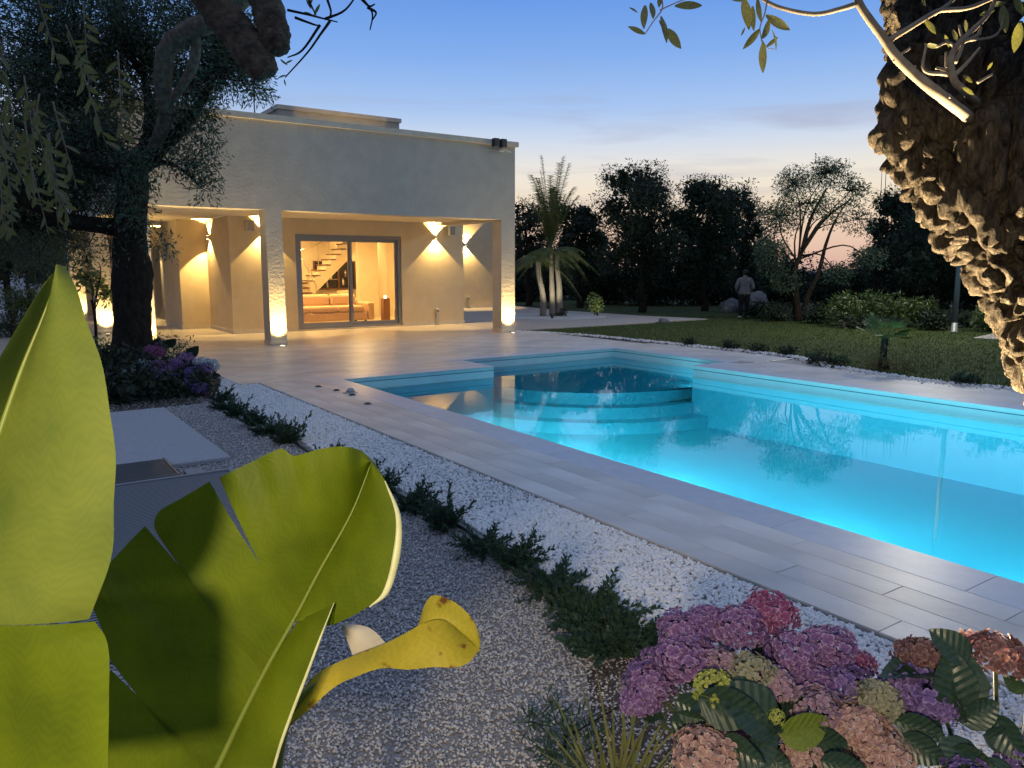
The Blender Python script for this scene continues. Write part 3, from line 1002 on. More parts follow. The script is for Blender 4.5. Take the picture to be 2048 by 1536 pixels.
uplight((5.325, FY - .22, 0), 'round ground uplight at the foot of the middle pillar', 460)
uplight((11.36, FY - .22, 0), 'round ground uplight at the foot of the right corner pillar', 400)
uplight((2.66, FY - .22, 0), 'round ground uplight at the foot of the pillar behind the olive trunk', 460)
uplight((2.66, 22.12, 0), 'round ground uplight at the second pillar of the side colonnade', 360)
uplight((2.66, 28.0, 0), 'round ground uplight at the farthest pillar of the side colonnade', 360)
t = thing('roof_spotlight', 'lamp on the flat roof washing the stair tower', 'spotlight', (8.7, 19.6, 4.3))
MB().lathe([(.06, 0), (.06, .12), (.045, .13)], 14).build('body', 'darkmetal', t)
MB().lathe([(.04, .131), (.02, .133)], 12).build('lens', 'lampglow', t)
spot('roof_beam', (0, 0, .16), (0, 1, .8), 60, 75, .2, WARM, .03, t)

# room lamps
for i_, (x, y) in enumerate(((7.6, 22.2), (9.8, 22.6), (8.6, 25.4), (11.2, 25.9))):
    t = thing('ceiling_lamp', 'flat round ceiling lamp inside the room ' + ('above the sofa', 'by the door', 'over the stairs', 'behind the inner wall')[i_], 'ceiling lamp', (x, y, 2.90), 'room ceiling lamps')
    MB().lathe([(.16, -.03), (.16, -.001)], 20).build('rim', 'white', t)
    MB().lathe([(.14, -.034), (.14, -.0305)], 20).build('diffuser', 'lampglow', t)
    area('room_light', (0, 0, -.045), (0, 0, -1), 125 if i_ < 3 else 50, .3, (1, .60, .20), t)

# speakers, flood lamps, antenna, taps
def speaker(loc, label):
    t = thing('wall_speaker', label, 'speaker', loc, 'white wall speakers')
    MB().chamfer_box(-.10, -.16, -.14, .10, -.03, .14, .015).build('cabinet', 'white', t)
    MB().box(-.085, -.166, -.125, .085, -.161, .125).build('grille', mat('speaker_grille', (.35, .33, .30), .8), t)
    MB().box(-.02, -.03, -.05, .02, -.001, .05).build('bracket', 'alu', t)


speaker((5.80, BY, 2.72), 'white wall speaker left of the front pillar under the portico')
speaker((11.66, BY, 2.74), 'white wall speaker at the right end of the portico wall')
t = thing('flood_lamps', 'pair of small floodlights with a camera under the parapet corner', 'floodlight', (11.02, FY, 4.62))
for x in (-.12, .10):
    b = MB().chamfer_box(x - .075, -.20, .02, x + .075, -.05, .22, .01)
    h_ = b.build('lamp_head', 'darkmetal', t)
    MB().box(x - .06, -.19, .008, x + .06, -.07, .018).build('lamp_glass', 'alu', t)
MB().box(-.16, -.05, .06, .16, -.001, .10).build('bracket', 'alu', t)
MB().lathe([(.03, 0), (.03, .10), (.015, .12)], 12, (.02, -.10, -.06), (.5, -.8, -.1)).build('camera_body', 'white', t)
MB().tube([(.12, -.10, -.02), (.24, -.14, -.06), (.32, -.16, -.08)], .012, 8).build('arm', 'white', t)
t = thing('roof_antenna', 'thin television antenna on the roof behind the olive crown', 'antenna', (5.72, 19.0, 4.3))
MB().tube([(0, 0, 0), (0, 0, 1.62)], .018, 8).build('mast', 'galv', t)
MB().tube([(-.1, 0, 1.42), (.62, -.05, 1.38)], .01, 6).build('boom', 'galv', t)
for k in range(9):
    x = -.08 + k * .085
    MB().tube([(x, -.18 + k * .008, 1.41 - k * .004), (x, .18 - k * .008, 1.41 - k * .004)], .006, 5).build('element', 'galv', t)
for loc, lb in (((11.17, BY - .03, 0), 'short garden tap post against the portico wall'), ((16.95, 27.9, 0), 'short garden tap post against the far wing wall')):
    t = thing('tap_post', lb, 'tap', loc, 'garden tap posts')
    MB().box(-.035, -.03, 0, .035, .012, .44).build('post', 'stucco', t)
    MB().lathe([(.06, .44), (.06, .475), (.03, .48)], 12).build('cap', 'white', t)
    MB().tube([(0, -.03, .42), (0, -.09, .42), (0, -.10, .39)], .014, 8).build('spout', 'darkmetal', t)

# ---- furniture seen through the glass
sofa = thing('sofa', 'peach fabric sofa seen through the left glass pane', 'sofa', (8.45, 22.5, .012))
MB().chamfer_box(-1.35, -.45, .08, 1.35, .45, .34, .05).build('base', 'sofa', sofa)
for x in (-1.30, -.44, .42):
    MB().chamfer_box(x, -.44, .345, x + .84, .22, .52, .06).build('seat_cushion', 'sofa', sofa)
    MB().chamfer_box(x, .20, .50, x + .84, .44, .86, .08).build('back_cushion', 'sofa', sofa)
for x in (-1.58, 1.36):
    MB().chamfer_box(x, -.46, .08, x + .22, .46, .62, .06).build('armrest', 'sofa', sofa)
for x in (-1.3, 1.3):
    for y in (-.38, .38):
        MB().box(x - .03, y - .03, 0, x + .03, y + .03, .08).build('foot', 'black', sofa)

st = thing('staircase', 'indoor staircase with dark wooden treads and a thin steel rail', 'staircase', (9, 25, .012))
for k in range(7):
    MB().box(-.65, -.62 + k * .2, .15 + k * .165, .22, -.60 + k * .2 + .25, .19 + k * .165).build('tread', 'wood', st)
    MB().box(-.63, -.57 + k * .2, .02 + k * .165, .20, -.55 + k * .2, .149 + k * .165).build('riser', 'plaster', st)
for k in range(9):
    x = .24 + k * .19
    MB().box(x, .45, 1.20 + k * .18, x + .27, 1.35, 1.24 + k * .18).build('tread', 'wood', st)
    MB().box(x + .22, .47, 1.241 + k * .18, x + .24, 1.33, 1.379 + k * .18).build('riser', 'plaster', st)
prof = [(.20, .55), (.20, 1.19)]
top = []
for k in range(9):
    top += [(.24 + k * .19, 1.19 + k * .18), (.43 + k * .19, 1.19 + k * .18)]
poly = [(.05, .50)] + top + [(1.95, 2.25)]
sv = MB()
nn = len(poly)
sv.add([(x, .40, z) for x, z in poly] + [(x, .449, z) for x, z in poly], [tuple(range(nn)), tuple(range(nn, 2 * nn))[::-1]] + [(i, i + nn, (i + 1) % nn + nn, (i + 1) % nn) for i in range(nn)])
sv.build('stringer', 'plaster', st)
MB().tube([(.1, -.55, 1.05), (-.02, .1, 1.75), (-.15, .42, 2.2), (.35, .42, 2.35), (1.2, .42, 2.8)], .02, 8).build('handrail', 'steel', st, True)
for (x, y, z0, z1) in ((.1, -.5, .2, 1.06), (.12, .2, .9, 1.8), (.55, .42, 1.4, 2.42), (.95, .42, 1.8, 2.64)):
    MB().tube([(x, y, z0), (x, y, z1)], .012, 6).build('baluster', 'steel', st)

ov = thing('wall_niche', 'dark shelf niche with bottles on the back wall of the room', 'niche', (10.5, 26.99, .95))
MB().box(-.55, -.10, 0, .95, -.001, .92).build('back_panel', 'tv', ov)
MB().box(-.60, -.14, -.05, 1.0, -.101, 0).box(-.60, -.14, .92, 1.0, -.101, .97).box(-.60, -.14, 0, -.55, -.101, .92).box(.30, -.14, 0, .36, -.101, .92).box(.95, -.14, 0, 1.0, -.101, .92).build('frame', 'wood', ov)
for z in (.3, .6):
    MB().box(-.549, -.135, z, .299, -.102, z + .02).build('shelf', 'steel', ov)
for i_, (x, z) in enumerate(((-.4, .32), (-.2, .32), (.05, .32), (-.3, .62), (.1, .62), (-.1, .02), (.5, .1), (.6, .4))):
    MB().lathe([(.035, 0), (.035, .15), (.015, .19), (.015, .24)], 10, (x, -.12, z)).build('bottle', 'steel' if i_ % 2 else 'white', ov, True)
cb = thing('side_cabinet', 'low pale cabinet below the dark niche', 'cabinet', (9.85, 24.0, .012))
MB().chamfer_box(-.35, -.25, .06, .6, .25, .66, .01).build('carcass', 'card', cb)
MB().box(-.34, -.262, .10, .12, -.251, .62).build('cabinet_door', 'plaster', cb)
MB().box(.13, -.262, .10, .59, -.251, .62).build('cabinet_door', 'plaster', cb)
bx = thing('packing_box', 'small cardboard box on top of the pale cabinet', 'box', (9.83, 24.0, .672))
MB().box(-.17, -.15, 0, .17, .15, .27).build('carton', 'card', bx)
MB().box(-.171, -.03, .271, .171, .03, .274).build('tape', 'white', bx)
bw = thing('silver_bowl', 'silver bowl in front of the cardboard box', 'bowl', (9.95, 23.7, .012))
MB().lathe([(.05, .44), (.16, .50), (.22, .60), (.20, .60), (.14, .51)], 20).build('bowl', 'steel', bw, True)
MB().lathe([(.16, 0), (.03, .03), (.03, .44)], 14).build('stand', 'steel', bw, True)
ln = thing('lantern_stand', 'brown column stand with a lit candle behind the right glass pane', 'lantern', (10.46, 22.2, .012))
MB().chamfer_box(-.11, -.11, 0, .11, .11, .72, .01).build('column', 'brownbox', ln)
MB().lathe([(.035, .721), (.035, .80), (.01, .81)], 12).build('candle', 'candle', ln)
sk = thing('floor_speaker', 'small black box on the floor by the door frame', 'box', (10.42, 21.2, .012))
MB().chamfer_box(-.09, -.1, 0, .09, .1, .42, .01).build('cabinet', 'black', sk)
MB().lathe([(.06, .101), (.03, .11)], 14, (0, -.0, .28), (0, -1, 0)).build('cone', 'alu', sk)
tb = thing('wicker_stool', 'pale wicker stool against the inner wall', 'stool', (10.35, 24.1, .012))
MB().lathe([(.20, 0), (.23, .2), (.20, .42), (.17, .43)], 18).build('body', 'card', tb, True)
MB().lathe([(.19, .431), (.19, .47), (.1, .49)], 18).build('cushion', 'sofa', tb, True)

# ================================================================== VEGETATION
def crv(pts, n=6):
    """smooth a polyline (Catmull-Rom)"""
    P = [Vector(p) for p in pts]
    P = [2 * P[0] - P[1]] + P + [2 * P[-1] - P[-2]]
    out = []
    for i in range(1, len(P) - 2):
        for k in range(n):
            t = k / n
            a, b, c, d = P[i - 1], P[i], P[i + 1], P[i + 2]
            out.append(.5 * ((2 * b) + (c - a) * t + (2 * a - 5 * b + 4 * c - d) * t * t + (3 * b - a - 3 * c + d) * t ** 3))
    out.append(P[-2])
    return out


def lerp_list(v, n):
    return list(np.interp(np.linspace(0, len(v) - 1, n), range(len(v)), v))


def limb(mb, pts, rads, n=9, sub=5, jit=.06):
    c = crv(pts, sub)
    mb.tube(c, lerp_list(rads, len(c)), n, True, jit)
    return c


def foliage(centres, per, sigma, length, width, droop=.25, axis_out=None):
    """leaf arrays around twig centres"""
    C = np.repeat(np.asarray(centres, float), per, 0)
    off = np.clip(rng.normal(size=C.shape), -1.5, 1.5) * sigma
    D = unit(off + rng.normal(size=C.shape) * sigma * .8) + np.array([0, 0, -droop])
    L = length * rng.uniform(.65, 1.3, len(C))
    return C + off, D, L, L * width


def lobe_points(lobes):
    out = []
    for (c, r, n) in lobes:
        d = unit(rng.normal(size=(n, 3))) * (rng.uniform(.25, 1, (n, 1)) ** .5)
        out.append(np.asarray(c)[None] + d * np.asarray(r)[None])
    return np.concatenate(out)


def make_tree(name, label, base, trunk, tr, lobes, leaf, per, sigma, mleaf, mbark, group=None, cat='tree', twigs=True, width=.24, droop=.2, multi=None, core=0):
    """trunk: polyline above base; lobes: crown ellipsoids relative to base"""
    t = thing(name, label, cat, base, group)
    mb = MB()
    limb(mb, trunk, tr, 10)
    for extra in (multi or []):
        limb(mb, extra[0], extra[1], 8)
    top = Vector(trunk[-1])
    cents = lobe_points(lobes)
    tw = MB()
    for (c, r, n) in lobes:
        c = Vector(c)
        st = Vector(trunk[-2]).lerp(top, random.uniform(.2, 1))
        mid = (st + c) / 2 + Vector((random.uniform(-.35, .35), random.uniform(-.35, .35), random.uniform(-.1, .4)))
        limb(mb, [st, mid, c], [tr[-1] * .6, tr[-1] * .4, tr[-1] * .15], 7, 4)
    if twigs:
        hubs = np.array([l[0] for l in lobes])
        for p in cents[::2]:
            h = Vector(hubs[np.argmin(((hubs - p) ** 2).sum(1))])
            p = Vector(p)
            m_ = (h + p) / 2 + Vector((random.uniform(-.1, .1), random.uniform(-.1, .1), random.uniform(0, .15)))
            tw.tube([h, m_, p], [.02, .012, .005], 4, False)
    mb.build('trunk', mbark, t, True)
    if twigs:
        tw.build('branches', mbark, t, True, kind='stuff')
    C, D, L, W = foliage(cents, per, sigma, leaf, width, droop)
    put('crown', leaf_cloud('crown', C, D, L, W), mleaf, t, kind='stuff')
    if core:
        # dense inner leaves that close the heart of the crown
        cc = np.concatenate([np.asarray(c)[None] + unit(rng.normal(size=(core, 3))) * rng.uniform(0, .75, (core, 1)) * np.asarray(r)[None] for c, r, n in lobes])
        put('inner_leaves', leaf_cloud('inner', cc, rng.normal(size=cc.shape), leaf * 2.2, leaf * 1.3), mleaf, t, kind='stuff')
    return t


def tree_at(px, depth, base_z=0.0):
    """ground point at a bearing and depth"""
    p = at(px, 600, depth)
    return Vector((p.x, p.y, base_z))


def H(y, depth):
    """height above ground of a sight line y at a depth"""
    return at(1024, y, depth).z


def back_tree(name, label, px, depth, top_y, half_px, low_y, mleaf='dark', n=90, leaf=.115, per=30, sigma=.16, core=70, group='trees behind the lawn', lean=0, twigs=True, width=.34):
    b = tree_at(px, depth)
    hw = half_px / FOCAL_PX * depth
    zt, zl = H(top_y, depth), H(low_y, depth)
    zc = (zt + zl) / 2
    hh = (zt - zl) / 2
    lobes = [((0, 0, zt - hh * .42), (hw * .45, hw * .45, hh * .40), n // 3), ((hw * .1, 0, zc), (hw * .6, hw * .6, hh * .6), n // 2)]
    for k in range(10):
        a = k * 2 * math.pi * .382 + random.uniform(-.4, .4)
        q = random.uniform(.4, .75)
        f = -.62 + 1.25 * k / 9
        q *= math.sqrt(max(.25, 1 - f * f * .8))
        lobes.append(((hw * q * math.cos(a), hw * q * math.sin(a), zc + f * hh), (hw * .42, hw * .42, hh * random.uniform(.26, .36)), n // 4))
    tp = max(zl * .9, .7)
    trunk = [(0, 0, -.05), (.06, .03, tp * .5), (-.05 + lean, .05, tp), (lean * 1.3, 0, zc)]
    return make_tree(name, label, b, trunk, [.17, .13, .11, .07], lobes, leaf, per, sigma, mleaf, 'bark', group, twigs=twigs, core=core, width=width)


def spike_lamp(loc, aim, watts, label, size=60, col=(1, .88, .62), blend=.3, radius=.03):
    t = thing('garden_spotlight', label, 'garden spotlight', loc, 'garden spike spotlights')
    ax = Vector(aim).normalized()
    MB().lathe([(.045, -.13), (.05, 0), (.05, .02), (.044, .02), (.042, .005)], 16, (0, 0, 0), ax).build('lamp_head', 'darkmetal', t, True)
    MB().lathe([(.041, .004), (.02, .007)], 16, (0, 0, 0), ax).build('lens', 'lampglow', t, True)
    MB().tube([Vector((0, 0, 0)) - ax * .06, (0, 0, -loc[2] - .05)], .012, 8).build('spike', 'darkmetal', t)
    spot('garden_beam', ax * .03, aim, watts, size, blend, col, radius, t)
    return t

# ---- trees behind the lawn
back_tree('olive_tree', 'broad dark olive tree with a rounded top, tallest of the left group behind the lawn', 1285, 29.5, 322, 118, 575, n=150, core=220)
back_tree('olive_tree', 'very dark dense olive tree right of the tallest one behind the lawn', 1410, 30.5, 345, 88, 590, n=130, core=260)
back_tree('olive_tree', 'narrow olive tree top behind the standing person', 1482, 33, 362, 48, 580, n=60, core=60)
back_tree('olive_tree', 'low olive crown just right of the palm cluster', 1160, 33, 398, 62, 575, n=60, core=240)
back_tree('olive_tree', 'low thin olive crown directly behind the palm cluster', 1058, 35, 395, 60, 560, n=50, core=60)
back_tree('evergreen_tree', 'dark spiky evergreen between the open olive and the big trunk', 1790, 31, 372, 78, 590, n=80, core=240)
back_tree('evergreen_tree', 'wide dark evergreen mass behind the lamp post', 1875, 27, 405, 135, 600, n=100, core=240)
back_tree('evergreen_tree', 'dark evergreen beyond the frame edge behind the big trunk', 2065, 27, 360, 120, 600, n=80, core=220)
# open olive with visible limbs
b = tree_at(1598, 24.5)
z = lambda y: H(y, 24.5)
sx = lambda px: (px - 1598) / FOCAL_PX * 24.5
rt_ = Vector((_rt.x, _rt.y, 0))
def lp(px, y, d=0):
    q = rt_ * sx(px) + Vector((_fw.x, _fw.y, 0)) * d
    return (q.x, q.y, z(y))
make_tree('olive_tree', 'open airy olive tree with two stems and sky showing through its crown', b,
          [(0, 0, -.05), lp(1592, 600), lp(1585, 545), lp(1600, 500)], [.15, .12, .09, .055],
          [(lp(1640, 350), (.62, .6, .42), 60), (lp(1575, 372), (.55, .6, .5), 60), (lp(1688, 385), (.5, .5, .45), 34), (lp(1550, 435), (.65, .6, .6), 80),
           (lp(1610, 410), (.55, .6, .45), 36), (lp(1650, 430), (.6, .6, .5), 26), (lp(1705, 440), (.45, .5, .45), 22), (lp(1730, 515), (.55, .5, .35), 34), (lp(1670, 545), (.45, .5, .3), 26), (lp(1535, 510), (.6, .5, .55), 80),
           (lp(1570, 560), (.4, .5, .4), 40)],
          .10, 26, .12, 'olive', 'bark', 'trees behind the lawn', width=.30,
          multi=[([lp(1604, 640), lp(1616, 590), lp(1634, 545), lp(1645, 490), lp(1662, 440), lp(1690, 395)], [.11, .09, .07, .05, .03, .012]), ([lp(1600, 500), lp(1612, 440), lp(1640, 380)], [.08, .05, .03]), ([lp(1600, 500), lp(1640, 440), lp(1690, 400)], [.06, .045, .02])])
# bare shoots above the spiky evergreen
t = thing('bare_shoots', 'thin bare shoots rising above the spiky evergreen', 'shoots', tree_at(1790, 30.5))
for k in range(12):
    px = 1748 + k * 8
    q = rt_ * ((px - 1790) / FOCAL_PX * 30.5)
    MB().tube([(q.x, q.y, 0), (q.x, q.y, H(420, 30.5)), (q.x + random.uniform(-.1, .1), q.y, H(random.uniform(318, 372), 30.5))], [.03, .02, .006], 5).build('shoot', 'bark', t)
# low dark screen closing the garden
scr = [(1040, 40, 470, 60), (1110, 42, 465, 70), (1200, 37, 470, 80), (1300, 36, 455, 80), (1400, 36, 450, 80), (1500, 37, 440, 80), (1570, 38, 505, 70), (1660, 36, 535, 70), (1740, 38, 470, 70), (1830, 34, 430, 90), (1930, 33, 420, 100), (2040, 32, 430, 100)]
for i_, (px, d_, ty, hp_) in enumerate(scr):
    b = tree_at(px, d_)
    zt = H(ty, d_)
    hw = hp_ / FOCAL_PX * d_
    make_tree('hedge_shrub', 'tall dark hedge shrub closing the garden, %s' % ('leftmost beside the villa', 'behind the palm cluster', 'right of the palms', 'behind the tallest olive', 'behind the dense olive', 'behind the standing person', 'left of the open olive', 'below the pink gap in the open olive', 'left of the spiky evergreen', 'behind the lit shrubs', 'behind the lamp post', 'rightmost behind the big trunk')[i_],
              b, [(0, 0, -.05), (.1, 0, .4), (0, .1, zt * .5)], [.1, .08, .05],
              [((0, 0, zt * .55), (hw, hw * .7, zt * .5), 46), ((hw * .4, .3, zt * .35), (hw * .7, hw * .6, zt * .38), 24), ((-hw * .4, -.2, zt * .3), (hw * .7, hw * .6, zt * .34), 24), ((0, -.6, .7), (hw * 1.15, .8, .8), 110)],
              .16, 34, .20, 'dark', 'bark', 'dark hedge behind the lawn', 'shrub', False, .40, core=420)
# left, beyond the villa's west side
for i_, (px, d_, ty, hp_, m_) in enumerate(((20, 26, 330, 110, 'olive'), (95, 31, 395, 75, 'olive'), (-60, 19, 260, 130, 'dark'), (150, 44, 300, 60, 'dark'), (60, 44, 350, 90, 'dark'))):
    back_tree('garden_tree', 'dim olive-leaved tree at the left of the villa, ' + ('nearest the path', 'beside the colonnade', 'at the left picture edge', 'farthest, against the colonnade end', 'far behind the path')[i_],
              px, d_, ty, hp_, 600, m_, 80, .12, 30, .16, 60, 'trees left of the villa')
b = tree_at(40, 24)
make_tree('path_shrub', 'low warm-lit shrub beside the garden path at far left', b, [(0, 0, -.05), (0, 0, .2), (.02, 0, .5)], [.04, .03, .02],
          [((0, 0, .55), (.55, .5, .5), 26), ((.5, .2, .4), (.4, .4, .35), 16)], .10, 40, .13, 'laurel', 'bark', None, 'shrub', False, .4, core=60)
b = tree_at(18, 19)
make_tree('path_shrub', 'low grey-green shrub on the path edge at the left picture edge', b, [(0, 0, -.05), (0, 0, .1), (.02, 0, .25)], [.04, .03, .02],
          [((0, 0, .25), (.6, .5, .28), 26), ((.4, -.4, .2), (.4, .4, .2), 16)], .08, 40, .13, 'olive', 'bark', None, 'shrub', False, .4, core=60)
# young tree left of the trunk
b = tree_at(185, 14.5, 0)
zz = lambda y: H(y, 14.5)
rr = lambda px: rt_ * ((px - 185) / FOCAL_PX * 14.5)
make_tree('young_tree', 'slender young lemon tree left of the olive trunk', b, [(0, 0, -.03), (*rr(187)[:2], zz(640)), (*rr(183)[:2], zz(600))], [.03, .025, .02],
          [((*rr(180)[:2], zz(560)), (.24, .22, .26), 12), ((*rr(205)[:2], zz(575)), (.2, .2, .22), 10), ((*rr(215)[:2], zz(595)), (.12, .2, .1), 5), ((*rr(178)[:2], zz(525)), (.12, .12, .14), 4)],
          .11, 22, .085, 'laurel', 'bark', None, width=.30)

# ---- palm cluster with three trunks
def frond(origin, direction, length, sag, nl, ll, wid, mb_leaf, mb_rib):
    d = Vector(direction).normalized()
    pts = []
    for k in range(9):
        s = k / 8
        pts.append(Vector(origin) + d * length * s + Vector((0, 0, -sag * length * s * s)))
    mb_rib.tube(pts, lerp_list([.016, .010, .004], 9), 5, False)
    for k in range(nl):
        s = .12 + .88 * k / nl
        i = min(int(s * 8), 7)
        p = pts[i].lerp(pts[i + 1], s * 8 - i)
        ax = (pts[i + 1] - pts[i]).normalized()
        sidev = ax.cross(Vector((0, 0, 1)))
        if sidev.length < .1:
            sidev = ax.cross(Vector((1, 0, 0)))
        sidev.normalize()
        for sg in (-1, 1):
            dirn = (sidev * sg * .8 + ax * .75 + Vector((0, 0, random.uniform(-.55, .05)))).normalized()
            l_ = ll * (1 - .55 * s) * random.uniform(.8, 1.1)
            q = p + dirn * l_ + Vector((0, 0, -.25 * l_))
            wv = ax * wid
            mb_leaf.add([p - wv, p + wv, q], [(0, 1, 2)])


palm = thing('palm_cluster', 'slender palm with three pale trunks beside the stone court', 'palm', (16.5, 21.5, 0))
pd = 27
pz = lambda y: H(y, pd)
pq = lambda px, y: (rt_ * ((px - 1108) / FOCAL_PX * pd) + Vector((0, 0, pz(y))))
trunks = [([(1089, 632), (1088, 590), (1080, 550), (1078, 520)], [.12, .10, .09, .09], 12, 1.5),
          ([(1108, 632), (1107, 590), (1105, 545), (1104, 505)], [.12, .10, .08, .08], 14, 1.6),
          ([(1121, 632), (1121, 575), (1116, 530), (1117, 505)], [.12, .10, .08, .08], 12, 1.4)]
for pts, rad, nf, fl in trunks:
    tm = MB(); limb(tm, [pq(*p) for p in pts], rad, 10, 5, .05)
    tm.build('trunk', 'palmbark', palm, True)
    topp = pq(*pts[-1])
    for k in range(nf):
        a = 2 * math.pi * k / nf + random.uniform(-.2, .2)
        up = random.uniform(-.1, .7)
        lf, rb = MB(), MB()
        frond(topp, (math.cos(a), math.sin(a), up), fl * random.uniform(.8, 1.1), random.uniform(.5, .9), 34, .42, .010, lf, rb)
        fo = lf.build('frond', 'palmleaf', palm, kind='stuff')
        rb.build('rachis', 'stem', fo)
topp = pq(1103, 505)
for k in range(26):
    a = 2 * math.pi * k / 13 + random.uniform(-.2, .2)
    lf, rb = MB(), MB()
    frond(topp + Vector((0, 0, random.uniform(-.1, .5))), (math.cos(a) * .5, math.sin(a) * .5, random.uniform(1.2, 4.5)), random.uniform(2.0, 3.4), random.uniform(.10, .36), 56, .42, .011, lf, rb)
    fo = lf.build('frond', 'palmleaf', palm, kind='stuff')
    rb.build('rachis', 'stem', fo)
spike_lamp((15.75, 20.55, .12), (.75, .95, 1.6), 170, 'garden spotlight at the foot of the palm trunks', 80, (1, .88, .62), .8)
b = tree_at(1126, 26.8)
make_tree('small_shrub', 'tiny dark shrub at the foot of the palm trunks', b, [(0, 0, 0), (0, 0, .08), (0, 0, .15)], [.01, .01, .01], [((0, 0, .15), (.16, .16, .13), 10)], .09, 14, .05, 'dark', 'bark', None, 'shrub', False, .4)
MB().prism([(16.5 + 1.9 * math.cos(k * .2618), 21.5 + 1.9 * math.sin(k * .2618)) for k in range(24)], .002, .010).build('gravel_ring', mat('ring_gravel', (.5, .5, .5), .95, (.62, .62, .62), 60), kind='structure')

# ---- lit shrub at the left of the olives with its garden lamp
b = tree_at(1190, 27.5)
make_tree('lamp_lit_shrub', 'small shrub glowing from a garden lamp under the trees', b, [(0, 0, -.03), (0, 0, .1), (.02, 0, .3)], [.03, .02, .02], [((0, 0, .42), (.24, .24, .36), 16)], .10, 24, .08, 'laurel', 'bark', None, 'shrub', False, .45, core=20)
fr_ = Vector((_fw.x, _fw.y, 0)).normalized()
q = b - fr_ * .75
spike_lamp((q.x, q.y, .12), (fr_.x, fr_.y, .35), 30, 'garden spotlight in front of the glowing shrub under the trees')

# ---- warm-lit shrubs on the right
for i_, (px, d_, ty, hp_) in enumerate(((1690, 22.2, 590, 42), (1745, 22.6, 585, 46), (1800, 22.4, 592, 42), (1845, 22.0, 598, 36))):
    b = tree_at(px, d_)
    zt, hw = H(ty, d_), hp_ / FOCAL_PX * d_
    make_tree('laurel_shrub', 'bright leafy laurel shrub lit on the lawn edge, ' + ('leftmost of four', 'second from the left', 'third from the left', 'rightmost with long pale leaves')[i_],
              b, [(0, 0, -.03), (0, 0, .2), (.03, 0, zt * .5)], [.04, .03, .02], [((0, 0, zt * .56), (hw, hw * .7, zt * .42), 34), ((.3, .1, zt * .4), (hw * .7, hw * .6, zt * .36), 14)],
              .15, 16, .12, 'laurel', 'bark', 'lit laurel shrubs', 'shrub', True, .36, .0)
for i_, (px, d_, ty, hp_) in enumerate(((1640, 23.5, 612, 34), (1560, 24.5, 610, 40), (1868, 21, 628, 30), (1985, 20.5, 612, 42), (1940, 22, 630, 30), (1720, 21.8, 640, 60), (1520, 26, 608, 40))):
    b = tree_at(px, d_)
    zt, hw = H(ty, d_), hp_ / FOCAL_PX * d_
    make_tree('low_shrub', 'low dark shrub at the back edge of the lawn, ' + ('left of the lit laurels', 'left of the two-stemmed olive', 'round beside the lit laurels', 'right of the lamp post', 'at the lamp post foot', 'spreading below the lit laurels', 'beside the boulder')[i_],
              b, [(0, 0, -.03), (0, 0, .1), (.02, 0, zt * .4)], [.03, .02, .02], [((0, 0, zt * .5), (hw, hw * .6, zt * .48), 36)], .11, 26, .13, 'dark' if i_ != 3 else 'laurel', 'bark', 'low shrubs on the lawn edge', 'shrub', False, .4, core=60)

# ---- fan palm on the lawn edge
fp = thing('fan_palm', 'small fan palm on the lawn edge beyond the pool', 'palm', (12.35, 7.05, 0))
tm = MB(); limb(tm, [(0, 0, -.02), (.02, .01, .25), (.03, 0, .50)], [.07, .06, .05], 9); tm.build('trunk', 'bark', fp, True)
for k in range(16):
    a = 2 * math.pi * k / 16 + random.uniform(-.15, .15)
    up = random.uniform(-.1, 1.4)
    d_ = Vector((math.cos(a), math.sin(a), up)).normalized()
    base = Vector((.03, 0, .48)); hub = base + d_ * random.uniform(.22, .34)
    fb = MB(); fb.tube([base, hub], [.008, .005], 5, False)
    sidev = d_.cross(Vector((0, 0, 1))).normalized(); upv = sidev.cross(d_)
    for j in range(15):
        th = R(-75 + 150 * j / 14)
        e_ = (d_ * math.cos(th) + sidev * math.sin(th)).normalized() * random.uniform(.22, .28) + Vector((0, 0, -.03))
        wv = upv * .004 + (sidev * math.cos(th) - d_ * math.sin(th)) * .008
        fb.add([hub - wv * .3, hub + wv * .3, hub + e_ * .6 + wv, hub + e_, hub + e_ * .6 - wv], [(0, 1, 2, 3, 4)])
    fb.build('fan_leaf', 'palmleaf', fp, kind='stuff')
b = Vector((12.35, 6.95, 0))
make_tree('dry_skirt', 'low brown dry clump at the foot of the fan palm', b, [(0, 0, -.02), (0, 0, .03), (0, 0, .06)], [.02, .02, .02], [((0, 0, .12), (.55, .5, .14), 36)], .10, 16, .09, mat('dry_grass', (.10, .075, .03), .9, (.15, .11, .05), 9, trans=.2), 'bark', None, 'plant', False, .12, -.3)
for i_, (x, y, s_) in enumerate(((12.78, 10.6, .16), (12.8, 9.9, .14), (12.75, 9.2, .15), (12.15, 8.1, .26), (11.95, 7.7, .22), (12.7, 11.6, .12), (11.6, 5.4, .14))):
    make_tree('edge_plant', 'small dark groundcover clump on the lawn edge, ' + ('third from the villa side', 'fourth from the villa side', 'fifth from the villa side', 'largest, beside the fan palm', 'next to the largest clump', 'second from the villa side', 'nearest the big trunk')[i_],
              (x, y, 0), [(0, 0, -.02), (0, 0, .02), (0, 0, .04)], [.008, .008, .006], [((0, 0, s_ * .35), (s_, s_ * 1.2, s_ * .45), 18)], .09, 16, .05, 'dark', 'bark', 'groundcover on the lawn edge', 'plant', False, .3, -.4)

